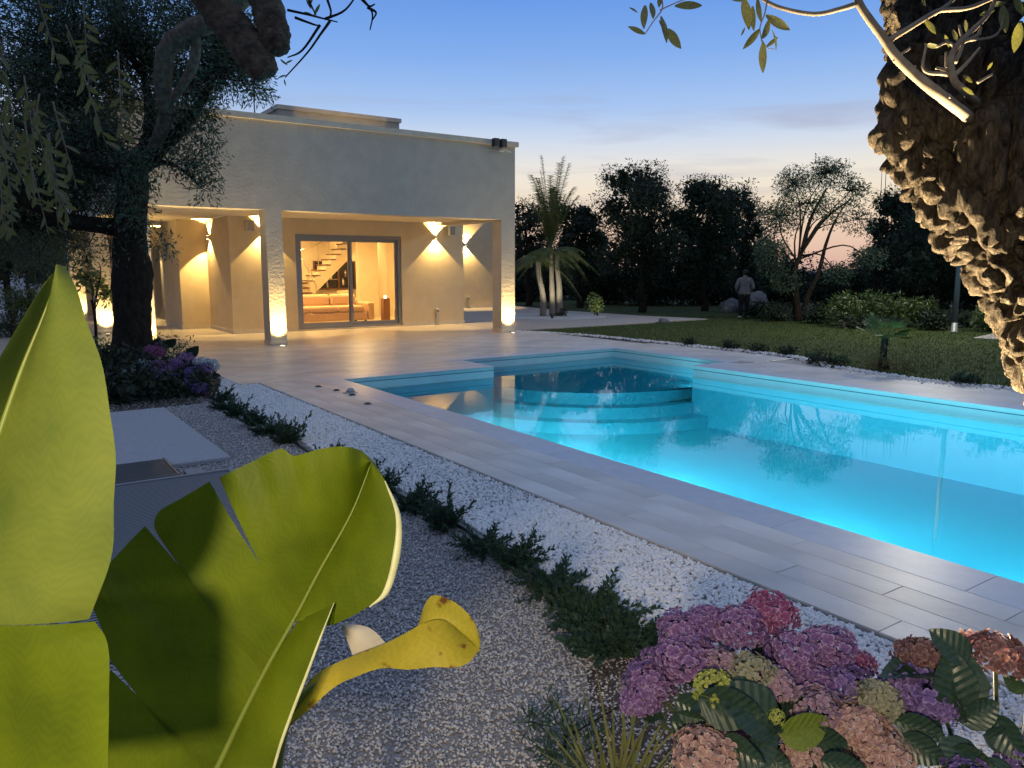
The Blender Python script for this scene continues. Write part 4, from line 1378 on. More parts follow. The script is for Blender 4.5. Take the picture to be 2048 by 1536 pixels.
# ---- boulders, lamp post
def boulder(loc, r, label):
    bm = bmesh.new(); bmesh.ops.create_icosphere(bm, subdivisions=3, radius=1)
    sd = Vector((random.uniform(0, 50), 3, 7))
    for v in bm.verts:
        k = 1 + .35 * noise.noise(v.co * 1.3 + sd) + .12 * noise.noise(v.co * 3.5 + sd)
        v.co = Vector((v.co.x * r[0] * k, v.co.y * r[1] * k, v.co.z * r[2] * k))
    me = bpy.data.meshes.new('boulder'); bm.to_mesh(me); bm.free()
    put('boulder', me, 'rock', loc=loc, label=label, cat='boulder', group='garden boulders')
boulder((*tree_at(1512, 28.9)[:2], .22), (.55, .45, .62), 'large grey boulder right of the standing person')
boulder((*tree_at(1462, 29.5)[:2], .12), (.5, .4, .4), 'lower boulder left of the standing person')
boulder((*tree_at(1612, 26)[:2], .15), (.45, .4, .38), 'pale boulder behind the two-stemmed olive')
boulder((*tree_at(1330, 24.0)[:2], .0), (.2, .16, .12), 'small stone on the lawn border left of the person')

lamp = thing('lamp_post', 'tall grey garden lamp post partly hidden by the big trunk', 'lamp post', (21.3, 10.25, -.02))
MB().tube([(0, 0, 0), (.02, .04, 3.2), (.05, .08, 6.0)], [.07, .055, .045], 12).build('pole', mat('weathered_pole', (.16, .17, .18), .7), lamp, True)
MB().lathe([(.12, 0), (.12, .02), (.075, .03), (.07, .25)], 14).build('base', 'galv', lamp, True)
MB().tube([(.05, .08, 5.95), (-.4, .1, 6.05), (-.8, .1, 6.02)], .025, 8).build('arm', 'galv', lamp, True)
MB().chamfer_box(-1.25, -.10, 5.98, -.75, .28, 6.06, .02).build('head', 'darkmetal', lamp)
MB().box(-1.2, -.06, 5.962, -.8, .24, 5.979).build('lamp_panel', 'headglow', lamp)
area('post_light', (-1.0, .09, 5.95), (-.5, .12, -1), 520, .35, (1, .90, .68), lamp)
MB().lathe([(.05, 0), (.05, .55), (.03, .58)], 10, (*tree_at(1904, 22.5)[:2], 0)).build('bollard', 'darkmetal', label='short dark bollard just left of the lamp post', cat='bollard')
MB().prism([(19.6, 9.0), (21.8, 9.4), (23.5, 7.5), (23, 5.5), (20.2, 6.8)], -.01, .003).build('garden_path', 'path', kind='structure')

# ---- person
pe = thing('person', 'person seen from behind in a mauve jacket, dark trousers and white shoes on the lawn', 'person', (*ground_at(1487, 636)[:2], -.01), rz=-R(38))
bm = bmesh.new()
sk = bm.verts.layers.skin.verify()
J = {}
def jv(n_, co, r_):
    v = bm.verts.new(co); v[sk].radius = (r_, r_); J[n_] = v
    return v
for n_, co, r_ in (('pel', (0, 0, .86), .13), ('sp', (0, .01, 1.05), .125), ('ch', (0, .01, 1.22), .14), ('nk', (0, .015, 1.37), .055), ('hd0', (0, .03, 1.43), .07), ('hd', (0, .035, 1.51), .095), ('hd1', (0, .03, 1.58), .06),
                   ('shl', (-.17, .01, 1.30), .065), ('ell', (-.25, -.02, 1.06), .048), ('wrl', (-.22, .12, .90), .034), ('hal', (-.20, .17, .86), .032),
                   ('shr', (.17, .01, 1.30), .065), ('elr', (.26, -.02, 1.07), .048), ('wrr', (.24, .12, .92), .034), ('har', (.22, .17, .88), .032),
                   ('hil', (-.09, 0, .80), .10), ('knl', (-.10, .02, .45), .065), ('anl', (-.11, -.02, .09), .042), ('fol', (-.12, .09, .04), .035),
                   ('hir', (.09, 0, .80), .10), ('knr', (.10, .03, .45), .065), ('anr', (.12, -.02, .09), .042), ('for', (.14, .09, .04), .035)):
    jv(n_, co, r_)
for a_, b_ in (('pel', 'sp'), ('sp', 'ch'), ('ch', 'nk'), ('nk', 'hd0'), ('hd0', 'hd'), ('hd', 'hd1'), ('ch', 'shl'), ('shl', 'ell'), ('ell', 'wrl'), ('wrl', 'hal'), ('ch', 'shr'), ('shr', 'elr'), ('elr', 'wrr'), ('wrr', 'har'),
               ('pel', 'hil'), ('hil', 'knl'), ('knl', 'anl'), ('anl', 'fol'), ('pel', 'hir'), ('hir', 'knr'), ('knr', 'anr'), ('anr', 'for')):
    bm.edges.new((J[a_], J[b_]))
J['pel'][sk].use_root = True
me = bpy.data.meshes.new('body'); bm.to_mesh(me); bm.free()
body = put('body', me, 'skin', pe)
md = body.modifiers.new('skin', 'SKIN'); md.use_smooth_shade = True
sb = body.modifiers.new('sub', 'SUBSURF'); sb.levels = 1; sb.render_levels = 2
def loft(rings, n=16):
    mb = MB(); vs = []; fs = []
    for (cx, cy, cz, rx, ry) in rings:
        for k in range(n):
            t_ = 2 * math.pi * k / n
            vs.append((cx + rx * math.cos(t_), cy + ry * math.sin(t_), cz))
    for i in range(len(rings) - 1):
        for k in range(n):
            fs.append((i * n + k, i * n + (k + 1) % n, (i + 1) * n + (k + 1) % n, (i + 1) * n + k))
    fs.append(tuple(range(n))[::-1]); fs.append(tuple(range((len(rings) - 1) * n, len(rings) * n)))
    return mb.add(vs, fs)
jk = loft([(0, 0, .80, .215, .155), (0, 0, .86, .21, .155), (0, .005, 1.0, .18, .14), (0, .01, 1.12, .175, .14), (0, .01, 1.22, .195, .145), (0, .01, 1.30, .19, .12), (0, .015, 1.36, .11, .085), (0, .02, 1.41, .07, .065)])
for s_ in (-1, 1):
    jk.tube(crv([(s_ * .15, .01, 1.31), (s_ * .22, 0, 1.2), (s_ * .265, -.02, 1.06), (s_ * .245, .06, .98), (s_ * .225, .12, .92)], 4), lerp_list([.075, .075, .066, .058, .05], 17), 12)
jk.build('jacket', 'jacket', pe, True)
tr_ = MB()
for s_ in (-1, 1):
    tr_.tube(crv([(s_ * .085, 0, .88), (s_ * .095, .01, .65), (s_ * .10, .025, .45), (s_ * .112, -.01, .2), (s_ * .115, -.018, .09)], 4), lerp_list([.118, .105, .082, .072, .066], 17), 12)
tr_.build('trousers', 'trousers', pe, True)
for s_ in (-1, 1):
    MB().tube([(s_ * .115, -.085, .05), (s_ * .115, -.03, .062), (s_ * .12, .06, .05), (s_ * .13, .15, .04)], [.035, .05, .046, .032], 10).build('shoe', 'shoes', pe, True)
MB().lathe([(.03, -.10), (.088, -.06), (.105, .0), (.10, .05), (.07, .09), (.02, .105)], 16, (0, .02, 1.52)).build('hair', 'hair', pe, True)

# ================================================================== FOREGROUND
# ---- olive tree left of the terrace
D1 = 12.1
ol = thing('olive_tree', 'large dark olive tree standing left of the portico over the hydrangeas', 'tree', (1.95, 13.35, 0))
OT = Matrix.Translation((-1.95, -13.35, 0))
tm = MB()
limb(tm, [at(262, 765, D1), at(264, 720, D1), at(266, 650, D1), at(263, 600, D1), at(266, 550, D1), at(260, 490, D1), at(262, 430, D1), at(268, 380, D1), at(268, 345, D1)],
     [.40, .33, .27, .285, .30, .25, .235, .22, .21], 16, 5, .05)
limbs = [([at(240, 455, D1), at(180, 448, D1 - .2), at(120, 437, D1 - .4), at(60, 405, D1 - .7), at(-20, 385, D1 - 1)], [.15, .12, .11, .09, .06]),
         ([at(110, 440, D1 - .4), at(70, 455, D1 - .2), at(10, 415, D1)], [.06, .05, .03]),
         ([at(268, 350, D1), at(230, 300, D1 + .2), at(190, 230, D1 + .5), at(150, 120, D1 + .8)], [.17, .13, .09, .04]),
         ([at(270, 350, D1), at(290, 300, D1), at(300, 240, D1), at(290, 150, D1 + .2)], [.16, .12, .09, .05]),
         ([at(272, 345, D1), at(320, 300, D1 - .1), at(370, 250, D1 - .2), at(420, 170, D1 - .2), at(450, 90, D1)], [.14, .11, .085, .05, .02]),
         ([at(280, 340, D1), at(330, 325, D1 - .2), at(370, 345, D1 - .3), at(400, 375, D1 - .3)], [.06, .04, .02, .008]),
         ([at(262, 350, D1), at(215, 340, D1 - .6), at(120, 290, D1 - 1.2), at(20, 240, D1 - 1.6)], [.13, .09, .06, .03])]
for pts, rad in limbs:
    limb(tm, pts, rad, 9, 6, .06)
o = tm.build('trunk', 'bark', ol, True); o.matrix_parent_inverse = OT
# paler twisted limb in front of the crown
tm = MB()
limb(tm, [at(330, 222, D1 - .6), at(326, 150, D1 - .9), at(335, 100, D1 - 1.1), at(375, 62, D1 - 1.3), at(430, 40, D1 - 1.5), at(500, -20, D1 - 1.6)], [.10, .13, .13, .13, .14, .13], 12, 6, .06)
limb(tm, [at(385, 55, D1 - 1.2), at(392, 100, D1 - 1.2), at(380, 145, D1 - 1.1), at(345, 200, D1 - .8)], [.09, .07, .07, .06], 9, 6, .06)
limb(tm, [at(335, 215, D1 - .6), at(320, 270, D1 - .3), at(300, 310, D1)], [.10, .10, .10], 9, 5, .05)
o = tm.build('twisted_limb', mat('limb_bark', (.07, .055, .038), .9, (.16, .125, .085), 14, 6, bump=[(25, 1, .03)]), ol, True); o.matrix_parent_inverse = OT
lob = []
def L_(px, y, d, rx, rz, n):
    p = at(px, y, d)
    lob.append(((p.x, p.y, p.z), (rx, rx, rz), n))
for a_ in ((60, 60, 12.6, 1.0, .9, 120), (180, 40, 12.4, .9, .8, 120), (300, 30, 12.2, .8, .7, 90), (30, 200, 12.2, .9, .8, 120), (150, 170, 12.8, .9, .8, 120), (250, 150, 12.6, .7, .7, 80),
           (90, 310, 11.8, .8, .6, 100), (200, 290, 12.3, .7, .55, 80), (20, 350, 11.6, .6, .5, 60), (400, 110, 12.2, .65, .6, 80), (450, 60, 12.5, .5, .5, 46), (370, 200, 11.9, .5, .5, 50), (480, 150, 12.2, .42, .32, 26),
           (400, 330, 11.8, .24, .22, 9), (350, 320, 11.9, .3, .2, 9), (410, 285, 12.0, .2, .2, 6), (410, 370, 11.8, .14, .14, 4), (330, 260, 12.1, .3, .3, 14), (160, 380, 12.0, .5, .3, 40), (260, 350, 11.7, .28, .35, 26), (260, 410, 11.75, .22, .25, 12),
           (140, 480, 12.3, .35, .2, 12), (230, 500, 11.9, .15, .15, 4), (60, 480, 12.8, .8, .5, 60), (510, 175, 12.0, .2, .15, 6), (320, 490, 11.7, .14, .10, 3)):
    L_(*a_)
lob = [(c, r, int(n * 2.1)) for c, r, n in lob]
cents = lobe_points(lob)
C, D, L, W = foliage(cents, 34, .14, .085, .26, .25)
o = put('crown', leaf_cloud('crown', C, D, L, W, .1), 'olive', ol, kind='stuff'); o.matrix_parent_inverse = OT
tw = MB()
hubs = np.array([list(v) for pts, rad in limbs for v in crv(pts, 5)])
for p in cents[::3]:
    h_ = Vector(hubs[np.argmin(((hubs - p) ** 2).sum(1) + rng.uniform(0, .4, len(hubs)))]); p = Vector(p)
    tw.tube([h_, (h_ + p) / 2 + Vector((random.uniform(-.2, .2), random.uniform(-.2, .2), random.uniform(-.05, .2))), p], [.012, .008, .003], 4, False)
o = tw.build('branches', 'bark', ol, True, kind='stuff'); o.matrix_parent_inverse = OT

# ---- sprig builder: each leaf a piece of its own
def olive_leaf_mesh():
    mb = MB(); vs = []; n = 7
    for i in range(n):
        s = i / (n - 1)
        w_ = .5 * .26 * math.sin(math.pi * min(1, s * .93 + .05)) ** .8
        vs += [(-w_, s, .05 * math.sin(s * 3)), (0, s, -.025 + .05 * math.sin(s * 3)), (w_, s, .05 * math.sin(s * 3))]
    fs = []
    for i in range(n - 1):
        fs += [(3 * i, 3 * i + 1, 3 * i + 4, 3 * i + 3), (3 * i + 1, 3 * i + 2, 3 * i + 5, 3 * i + 4)]
    return mb.add(vs, fs).mesh('leaf', True)
LEAFM = olive_leaf_mesh(); LEAFM.materials.append(M['olivebig'])


def leaf_piece(parent, base, tip, twist=0.0, wscale=1.0, mesh=None):
    base, tip = Vector(base), Vector(tip)
    d = tip - base
    o = bpy.data.objects.new('leaf', mesh or LEAFM)
    COL.objects.link(o)
    y_ = d.normalized()
    view = (base - Vector((0, 0, CAM_H))).normalized()
    z_ = (-view - y_ * (-view).dot(y_)).normalized()
    z_ = Matrix.Rotation(twist, 3, y_) @ z_
    x_ = y_.cross(z_)
    m3 = Matrix((x_ * d.length * wscale, y_ * d.length, z_ * d.length)).transposed()
    o.matrix_world = Matrix.Translation(base) @ m3.to_4x4()
    o.parent = parent
    o.matrix_parent_inverse = Matrix.Translation(parent.location).inverted()
    return o


# ---- great olive trunk at the right picture edge
D2 = 2.5
b0 = ground_at(2190, 1566)
og = thing('olive_tree', 'massive gnarled olive trunk leaning in from the right edge, its bark lit from below', 'tree', (b0.x, b0.y, 0))
OG = Matrix.Translation((-b0.x, -b0.y, 0))
tm = MB()
main = [(2260, 1580, 2.50, 150), (2258, 1420, 2.50, 125), (2252, 1200, 2.48, 110), (2242, 1000, 2.45, 110), (2190, 830, 2.42, 115), (2142, 700, 2.40, 116), (2090, 600, 2.38, 120), (2055, 480, 2.36, 128), (2008, 390, 2.36, 136), (1965, 300, 2.38, 150), (1925, 220, 2.46, 145), (1908, 110, 2.62, 128), (1902, 0, 2.80, 124), (1900, -120, 3.0, 120), (1910, -300, 3.2, 100)]
c_ = crv([at(x, y, d) for x, y, d, r in main], 4)
tm.tube(c_, lerp_list([r / FOCAL_PX * d for x, y, d, r in main], len(c_)), 22, True, .0)
# flange on the elbow, second stem, ribs
for pts in ([(1880, 305, 2.34, 80), (1836, 280, 2.36, 62), (1818, 235, 2.44, 50), (1832, 170, 2.56, 42), (1845, 100, 2.66, 38)],
            [(2090, 480, 2.40, 90), (2120, 330, 2.46, 95), (2140, 190, 2.52, 90), (2185, 60, 2.62, 85), (2230, -120, 2.75, 80)],
            [(1968, 470, 2.30, 38), (2003, 540, 2.28, 42), (2050, 620, 2.28, 42), (2125, 720, 2.30, 42), (2155, 850, 2.32, 40)],
            [(1895, 350, 2.30, 42), (1938, 420, 2.27, 40), (1982, 500, 2.27, 38)],
            [(2040, 400, 2.26, 38), (2050, 480, 2.24, 40), (2085, 580, 2.24, 42), (2130, 690, 2.26, 45)]):
    cc = crv([at(x, y, d) for x, y, d, r in pts], 4)
    tm.tube(cc, lerp_list([r / FOCAL_PX * d for x, y, d, r in pts], len(cc)), 14, True)
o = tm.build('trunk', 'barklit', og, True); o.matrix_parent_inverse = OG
rm = o.modifiers.new('fuse', 'REMESH'); rm.mode = 'VOXEL'; rm.voxel_size = .0070; rm.use_smooth_shade = True
dg = bpy.context.evaluated_depsgraph_get()
fused = bpy.data.meshes.new_from_object(o.evaluated_get(dg))
o.modifiers.clear()
o.data = fused
nz_ = noise.noise
nv_ = len(fused.vertices)
co_ = np.empty(nv_ * 3, np.float32); fused.vertices.foreach_get('co', co_)
no_ = np.empty(nv_ * 3, np.float32); fused.vertex_normals.foreach_get('vector', no_)
ds_ = np.empty(nv_, np.float32)
cl_ = co_.reshape(-1, 3).tolist()
for i in range(nv_):
    x, y, z = cl_[i]
    w4 = nz_((x * 3.1 + 9, y * 3.1 + 2, z * 3.1 + 1))
    q1 = nz_((x * 6 + w4, y * 6, z * 1.9))
    q2 = nz_((x * 17 + 7, y * 17, z * 6.5 + w4 * 2.5))
    q3 = nz_((x * 48, y * 48 + 3, z * 24))
    q5 = nz_((x * 11 + 4, y * 11, z * 8))
    ds_[i] = w4 * .05 - .07 * max(0, 1 - abs(q1) * 5) ** 1.3 - .040 * max(0, 1 - abs(q2) * 3.0) + .02 * abs(q2) - .05 * max(0, q5 - .28) + q3 * .016 - .012 * max(0, 1 - abs(nz_((x * 34 + 1, y * 34, z * 15))) * 3)
fused.vertices.foreach_set('co', (co_.reshape(-1, 3) + no_.reshape(-1, 3) * ds_[:, None]).astype(np.float32).ravel())
fused.update()
# its low branches
def branch(parent, PT, pts, r0, r1, name='branch', m='twig', n=9):
    mb = MB(); cc = crv([at(*p) for p in pts], 5)
    mb.tube(cc, lerp_list([r0, (r0 + r1) / 2, r1], len(cc)), n, True, .05)
    o = mb.build(name, m, parent, True); o.matrix_parent_inverse = PT
    return cc
q = 2.05
branch(og, OG, [(1960, 260, 2.36), (1935, 233, 2.2), (1880, 190, q), (1830, 150, q), (1790, 110, q), (1770, 80, q), (1740, 40, q), (1716, 0, q), (1700, -60, q)], .017, .009)
branch(og, OG, [(1772, 84, q), (1820, 55, q), (1870, 25, q), (1890, 20, q), (1940, 15, q), (2000, -10, q)], .008, .005)
branch(og, OG, [(1868, 28, q), (1895, 10, q), (1920, -15, q)], .006, .004)
branch(og, OG, [(1712, 8, q), (1680, 18, q), (1630, 28, q), (1570, 18, q), (1528, 0, q), (1500, -30, q)], .007, .004)
branch(og, OG, [(1640, 28, q), (1600, 26, q), (1560, 14, q), (1530, 0, q)], .004, .003)
branch(og, OG, [(1960, 210, 2.35), (1925, 178, 2.1), (1908, 160, q), (1902, 120, q), (1915, 90, q), (1945, 60, q), (1975, 30, q), (1995, -10, q)], .011, .005)
branch(og, OG, [(1905, 150, q), (1880, 147, q), (1856, 145, q), (1846, 132, q), (1852, 90, q)], .006, .003)
branch(og, OG, [(1908, 152, q), (1935, 125, q), (1960, 95, q)], .006, .003)
branch(og, OG, [(1912, 95, q), (1895, 85, q), (1872, 94, q)], .005, .003)
branch(og, OG, [(1910, 125, q), (1925, 90, q), (1918, 50, q)], .006, .003)
branch(og, OG, [(1895, 140, q), (1875, 136, q), (1872, 138, q)], .004, .003)
branch(og, OG, [(1925, 85, q), (1955, 70, q), (1962, 55, q)], .006, .004)
branch(og, OG, [(1940, 80, q), (1980, 75, q), (2000, 60, q), (2010, 20, q)], .004, .002)
for (x, y, x2, y2) in ((1798, 112, 1820, 96), (1822, 143, 1831, 132), (1898, 196, 1901, 190), (1893, 135, 1892, 104), (1955, 165, 1985, 148), (1800, 118, 1786, 122)):
    branch(og, OG, [(x, y, q), ((x + x2) / 2, (y + y2) / 2, q), (x2, y2, q)], .004, .003)
branch(og, OG, [(1325, 0, 2.0), (1315, -20, 2.0), (1360, -40, 2.0), (1500, -35, 2.0)], .002, .004)
branch(og, OG, [(1318, -18, 2.0), (1325, 15, 2.0), (1305, 45, 2.0), (1290, 68, 2.0)], .002, .0012)
branch(og, OG, [(1320, 20, 2.0), (1360, 2, 2.0), (1385, -5, 2.0)], .0016, .001)
branch(og, OG, [(1535, -5, 2.0), (1530, 25, 2.0), (1520, 55, 2.0), (1524, 85, 2.0)], .002, .0012)
branch(og, OG, [(1524, 80, 2.0), (1535, 96, 2.0), (1548, 98, 2.0)], .001, .001)
for (x, y, x2, y2, tw_, ws) in ((1290, 10, 1288, 58, .3, 1), (1302, 5, 1306, 38, .6, 1.3), (1290, 68, 1256, 53, .2, 1), (1322, 32, 1333, 86, .8, 1.1), (1335, 58, 1362, 97, .2, 1.3), (1350, 12, 1404, 11, .3, 1), (1275, 25, 1258, 15, 1.0, 1.4), (1318, 40, 1330, 70, 1.0, 1), (1322, -10, 1318, 15, .2, 1.2),
                                (1487, -5, 1498, 60, .3, 1.1), (1515, -5, 1523, 45, .7, 1.1), (1532, 30, 1580, 60, .2, 1.2), (1520, 58, 1486, 98, .3, 1.1), (1540, 40, 1522, 78, .8, 1.3), (1526, 84, 1526, 146, .2, 1.05), (1532, 94, 1556, 74, .3, 1), (1505, 12, 1508, 62, .5, 1.1), (1490, 55, 1482, 72, .2, 1), (1455, -6, 1495, 0, .3, 1), (1545, 60, 1552, 100, 1.1, .8)):
    leaf_piece(og, at(x, y, 2.0), at(x2, y2, 2.0 + random.uniform(-.03, .03)), random.choice((-1, 1)) * tw_, ws)
for (x, y, x2, y2, tw_) in ((1850, 40, 1872, 68, .3), (1905, 60, 1918, 85, .3), (1930, 40, 1938, 70, .8), (1960, 30, 1990, 20, .3), (2005, 10, 2012, 65, .2), (2040, 45, 2028, 105, .2), (1945, 165, 1925, 150, .3), (1975, 140, 1985, 125, .4), (1850, 88, 1880, 95, .4), (1890, 70, 1898, 95, .6), (1980, 10, 2012, 5, .3), (2030, -10, 2046, 30, .4), (1845, -5, 1850, 12, .4), (1925, 175, 1948, 190, .5)):
    leaf_piece(og, at(x, y, q), at(x2, y2, q), random.choice((-1, 1)) * tw_, 1.25)
# crown of the great olive far above and right of the frame (a glimpse shows at the corner)
lob = []
for a_ in ((2120, -180, 3.0, .5, .35, 60), (2030, -60, 3.4, .18, .12, 14), (1950, -260, 3.2, .6, .3, 60), (2035, 110, 4.2, .10, .10, 6)):
    L_(*a_)
cents = lobe_points(lob)
C, D, L, W = foliage(cents, 14, .07, .055, .24, .2)
o = put('crown', leaf_cloud('crown', C, D, L, W, .1), 'olive', og, kind='stuff'); o.matrix_parent_inverse = OG

# ---- near limb hanging into the top left, from an olive overhead
b1 = Vector((-1.3, 2.2, 0))
oh = thing('olive_tree', 'olive tree left of the camera whose sawn limb and leaves hang into the top left', 'tree', b1)
OH = Matrix.Translation(-b1)
tm = MB()
limb(tm, [b1, b1 + Vector((.05, .1, .9)), b1 + Vector((.15, .3, 1.8)), at(-120, -420, 3.4), at(180, -260, 3.6), at(390, -60, 3.7)], [.26, .20, .18, .16, .15, .14], 14, 6, .06)
tm2 = MB()
limb(tm2, [at(380, -70, 3.7), at(425, 5, 3.7), at(470, 60, 3.7), at(505, 105, 3.68), at(528, 140, 3.66), at(534, 152, 3.66)], [.075, .08, .088, .085, .072, .045], 14, 6, .05)
limb(tm2, [at(510, -60, 3.75), at(530, 0, 3.7), at(545, 55, 3.66), at(552, 85, 3.66), at(558, 104, 3.66)], [.07, .075, .076, .07, .055], 14, 6, .05)
o = tm.build('trunk', 'bark', oh, True); o.matrix_parent_inverse = OH
o = tm2.build('sawn_limb', mat('sawn_limb_bark', (.05, .038, .026), .95, (.15, .105, .065), 20, 8, bump=[(38, 1, .03), (9, 1, .05)]), oh, True); o.matrix_parent_inverse = OH
for nm, ty, sc_, st_ in (('limb_gnarl', 'CLOUDS', .06, .025),):
    sbm = o.modifiers.new('sub', 'SUBSURF'); sbm.levels = 1; sbm.render_levels = 1; sbm.subdivision_type = 'SIMPLE'
    tx = bpy.data.textures.new(nm, ty); tx.noise_scale = sc_; tx.noise_depth = 4
    dm = o.modifiers.new(nm, 'DISPLACE'); dm.texture = tx; dm.strength = st_; dm.texture_coords = 'GLOBAL'
dT = 3.6
for pts in ([(575, 20, dT), (620, 30, dT), (650, 38, dT), (675, 44, dT)], [(650, 38, dT), (690, 20, dT), (720, -20, dT)], [(640, 50, dT), (605, 100, dT), (575, 115, dT)], [(660, 42, dT), (640, 70, dT), (615, 105, dT), (570, 155, dT)], [(655, 0, dT), (662, 25, dT), (655, 40, dT)],
            [(700, -30, dT), (735, 10, dT), (745, 30, dT), (740, 60, dT)], [(590, 35, dT), (625, 48, dT), (640, 52, dT)], [(735, 15, dT), (752, 25, dT), (745, 40, dT)], [(610, -20, dT), (622, 10, dT), (632, 30, dT)], [(720, -5, dT), (738, 12, dT), (750, 8, dT)]):
    branch(oh, OH, pts, .007, .003, 'twig', 'bark', 6)
for (x, y, x2, y2) in ((622, 18, 612, -2), (628, 30, 640, 8), (625, 30, 608, 24), (618, 12, 626, -6), (575, 130, 560, 118), (572, 150, 556, 156), (568, 158, 572, 172), (585, 120, 570, 128)):
    leaf_piece(oh, at(x, y, dT), at(x2, y2, dT), random.uniform(-.6, .6), .9)
# near sprays of leaves in the upper left
for k in range(22):
    px, py = random.uniform(-20, 240), random.uniform(-20, 330)
    if px > 120 and py > 160:
        px *= .4
    d_ = random.uniform(3.2, 4.4)
    L0 = random.uniform(120, 210)
    a0 = random.uniform(.9, 2.0)
    pts = [(px + L0 * s * math.cos(a0) * .6, py + L0 * s * math.sin(a0), d_) for s in (0, .33, .66, 1)]
    branch(oh, OH, pts, .004, .0015, 'twig', 'twig', 5)
    for j in range(9):
        s = .1 + .9 * j / 9
        bx, by = px + L0 * s * math.cos(a0) * .6, py + L0 * s * math.sin(a0)
        aa = a0 + random.choice((-1, 1)) * random.uniform(.4, 1.0)
        ll = random.uniform(22, 38)
        leaf_piece(oh, at(bx, by, d_), at(bx + ll * math.cos(aa), by + ll * math.sin(aa), d_ + random.uniform(-.03, .03)), random.uniform(-1, 1), 1.1)

# ---- banana plant
bb = thing('banana_plant', 'banana plant with broad torn green leaves and one yellowed leaf close to the camera', 'banana plant', (.15, 1.15, -.04))
BT = Matrix.Translation((-.15, -1.15, .04))


def panel(name, mid, edge, m, nu=26, nv=12, bulge=0.0, u0=0.0, u1=1.0, wave=.0):
    """blade between a midrib polyline and a margin polyline (lists of px, py, depth)"""
    def res(pl_, n):
        c = crv([at(*p) for p in pl_], 8)
        s = [0]
        for i in range(1, len(c)):
            s.append(s[-1] + (c[i] - c[i - 1]).length)
        out = []
        for t in np.linspace(0, s[-1], n):
            j = min(max(np.searchsorted(s, t), 1), len(s) - 1)
            f = (t - s[j - 1]) / max(s[j] - s[j - 1], 1e-9)
            out.append(c[j - 1].lerp(c[j], f))
        return out
    A, B = res(mid, nu), res(edge, nu)
    mb = MB(); vs = []; uv = []
    for i in range(nu):
        for j in range(nv):
            t = j / (nv - 1)
            p = A[i].lerp(B[i], t)
            k = bulge * math.sin(math.pi * t) + wave * math.sin(9 * i / nu * math.pi + t * 2) * t
            vs.append(p - _fw * k)
            uv.append((u0 + (u1 - u0) * i / (nu - 1) + .02 * t, t))
    fs = [(i * nv + j, i * nv + j + 1, (i + 1) * nv + j + 1, (i + 1) * nv + j) for i in range(nu - 1) for j in range(nv - 1)]
    me = mb.add(vs, fs).mesh(name, True)
    ul = me.uv_layers.new(name='UVMap')
    for l in me.loops:
        ul.data[l.index].uv = uv[l.vertex_index]
    o = put(name, me, m, bb); o.matrix_parent_inverse = BT
    return o


m1, mL, mR = 1.18, 1.12, 1.12
MID = [(744, 922), (703, 1026), (640, 1140), (590, 1235), (537, 1329), (485, 1430), (430, 1545), (370, 1660)]
mid = lambda a, b: [(x, y, m1) for x, y in MID[a:b + 1]]
panel('leaf_blade', [(x, y, m1) for x, y in MID[:3]] + [(587, 1241, m1)], [(744, 920, 1.17), (722, 902, 1.15), (690, 893, mL), (640, 898, mL), (588, 912, mL), (572, 902, mL), (560, 897, mL), (500, 925, mL), (437, 956, mL)], 'banana', 40, 16, .012, 0, .45, .003)
panel('leaf_blade', [(594, 1228, 1.182), (562, 1285, 1.182), (528, 1347, 1.182)], [(419, 963, mL), (360, 998, mL), (320, 1021, mL), (309, 1042, mL), (310, 1058, mL), (322, 1080, mL), (338, 1100, mL)], 'banana', 30, 16, .012, .45, .62)
panel('leaf_blade', [(543, 1318, m1), (510, 1382, m1), (485, 1430, m1), (425, 1556, m1)], [(290, 1052, mL), (262, 1080, mL), (225, 1120, mL), (186, 1160, 1.10), (178, 1180, 1.10), (186, 1215, 1.11), (205, 1262, 1.12), (220, 1318, 1.13)], 'banana', 36, 16, .010, .62, .88)
panel('leaf_blade', [(440, 1525, 1.182), (400, 1600, 1.182), (370, 1660, m1)], [(222, 1340, 1.13), (160, 1430, 1.13), (140, 1560, 1.14), (150, 1660, 1.15)], 'banana', 24, 12, .008, .88, 1)
panel('leaf_blade', mid(0, 3), [(744, 920, 1.17), (772, 965, 1.14), (795, 1030, mR), (793, 1105, 1.11), (772, 1180, 1.11), (738, 1212, 1.12), (692, 1238, 1.14), (652, 1252, 1.16), (600, 1240, 1.175)], 'banana', 40, 14, .012, 0, .45)
panel('leaf_blade', [(598, 1238, 1.178)] + [(x, y, m1) for x, y in MID[4:]], [(668, 1208, 1.13), (640, 1275, 1.12), (612, 1350, 1.12), (585, 1420, 1.12), (560, 1490, 1.12), (540, 1560, 1.13), (510, 1670, 1.14)], 'banana', 30, 10, .008, .45, 1)
# rolled margin of the right half, its lit edge painted pale
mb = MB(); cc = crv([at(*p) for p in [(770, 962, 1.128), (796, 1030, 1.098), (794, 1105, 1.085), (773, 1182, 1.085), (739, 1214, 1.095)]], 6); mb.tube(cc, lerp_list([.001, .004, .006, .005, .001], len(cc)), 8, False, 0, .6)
LIT_MARGIN = mat('lit_leaf_margin', (.42, .44, .22), .5, (.55, .55, .33), 30)
o = mb.build('rolled_margin', LIT_MARGIN, bb, True); o.matrix_parent_inverse = BT
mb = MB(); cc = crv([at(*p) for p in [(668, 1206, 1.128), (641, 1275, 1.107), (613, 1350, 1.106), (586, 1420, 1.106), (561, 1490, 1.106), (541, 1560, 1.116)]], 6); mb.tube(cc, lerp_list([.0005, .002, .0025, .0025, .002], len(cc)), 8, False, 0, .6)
o = mb.build('rolled_margin', LIT_MARGIN, bb, True); o.matrix_parent_inverse = BT
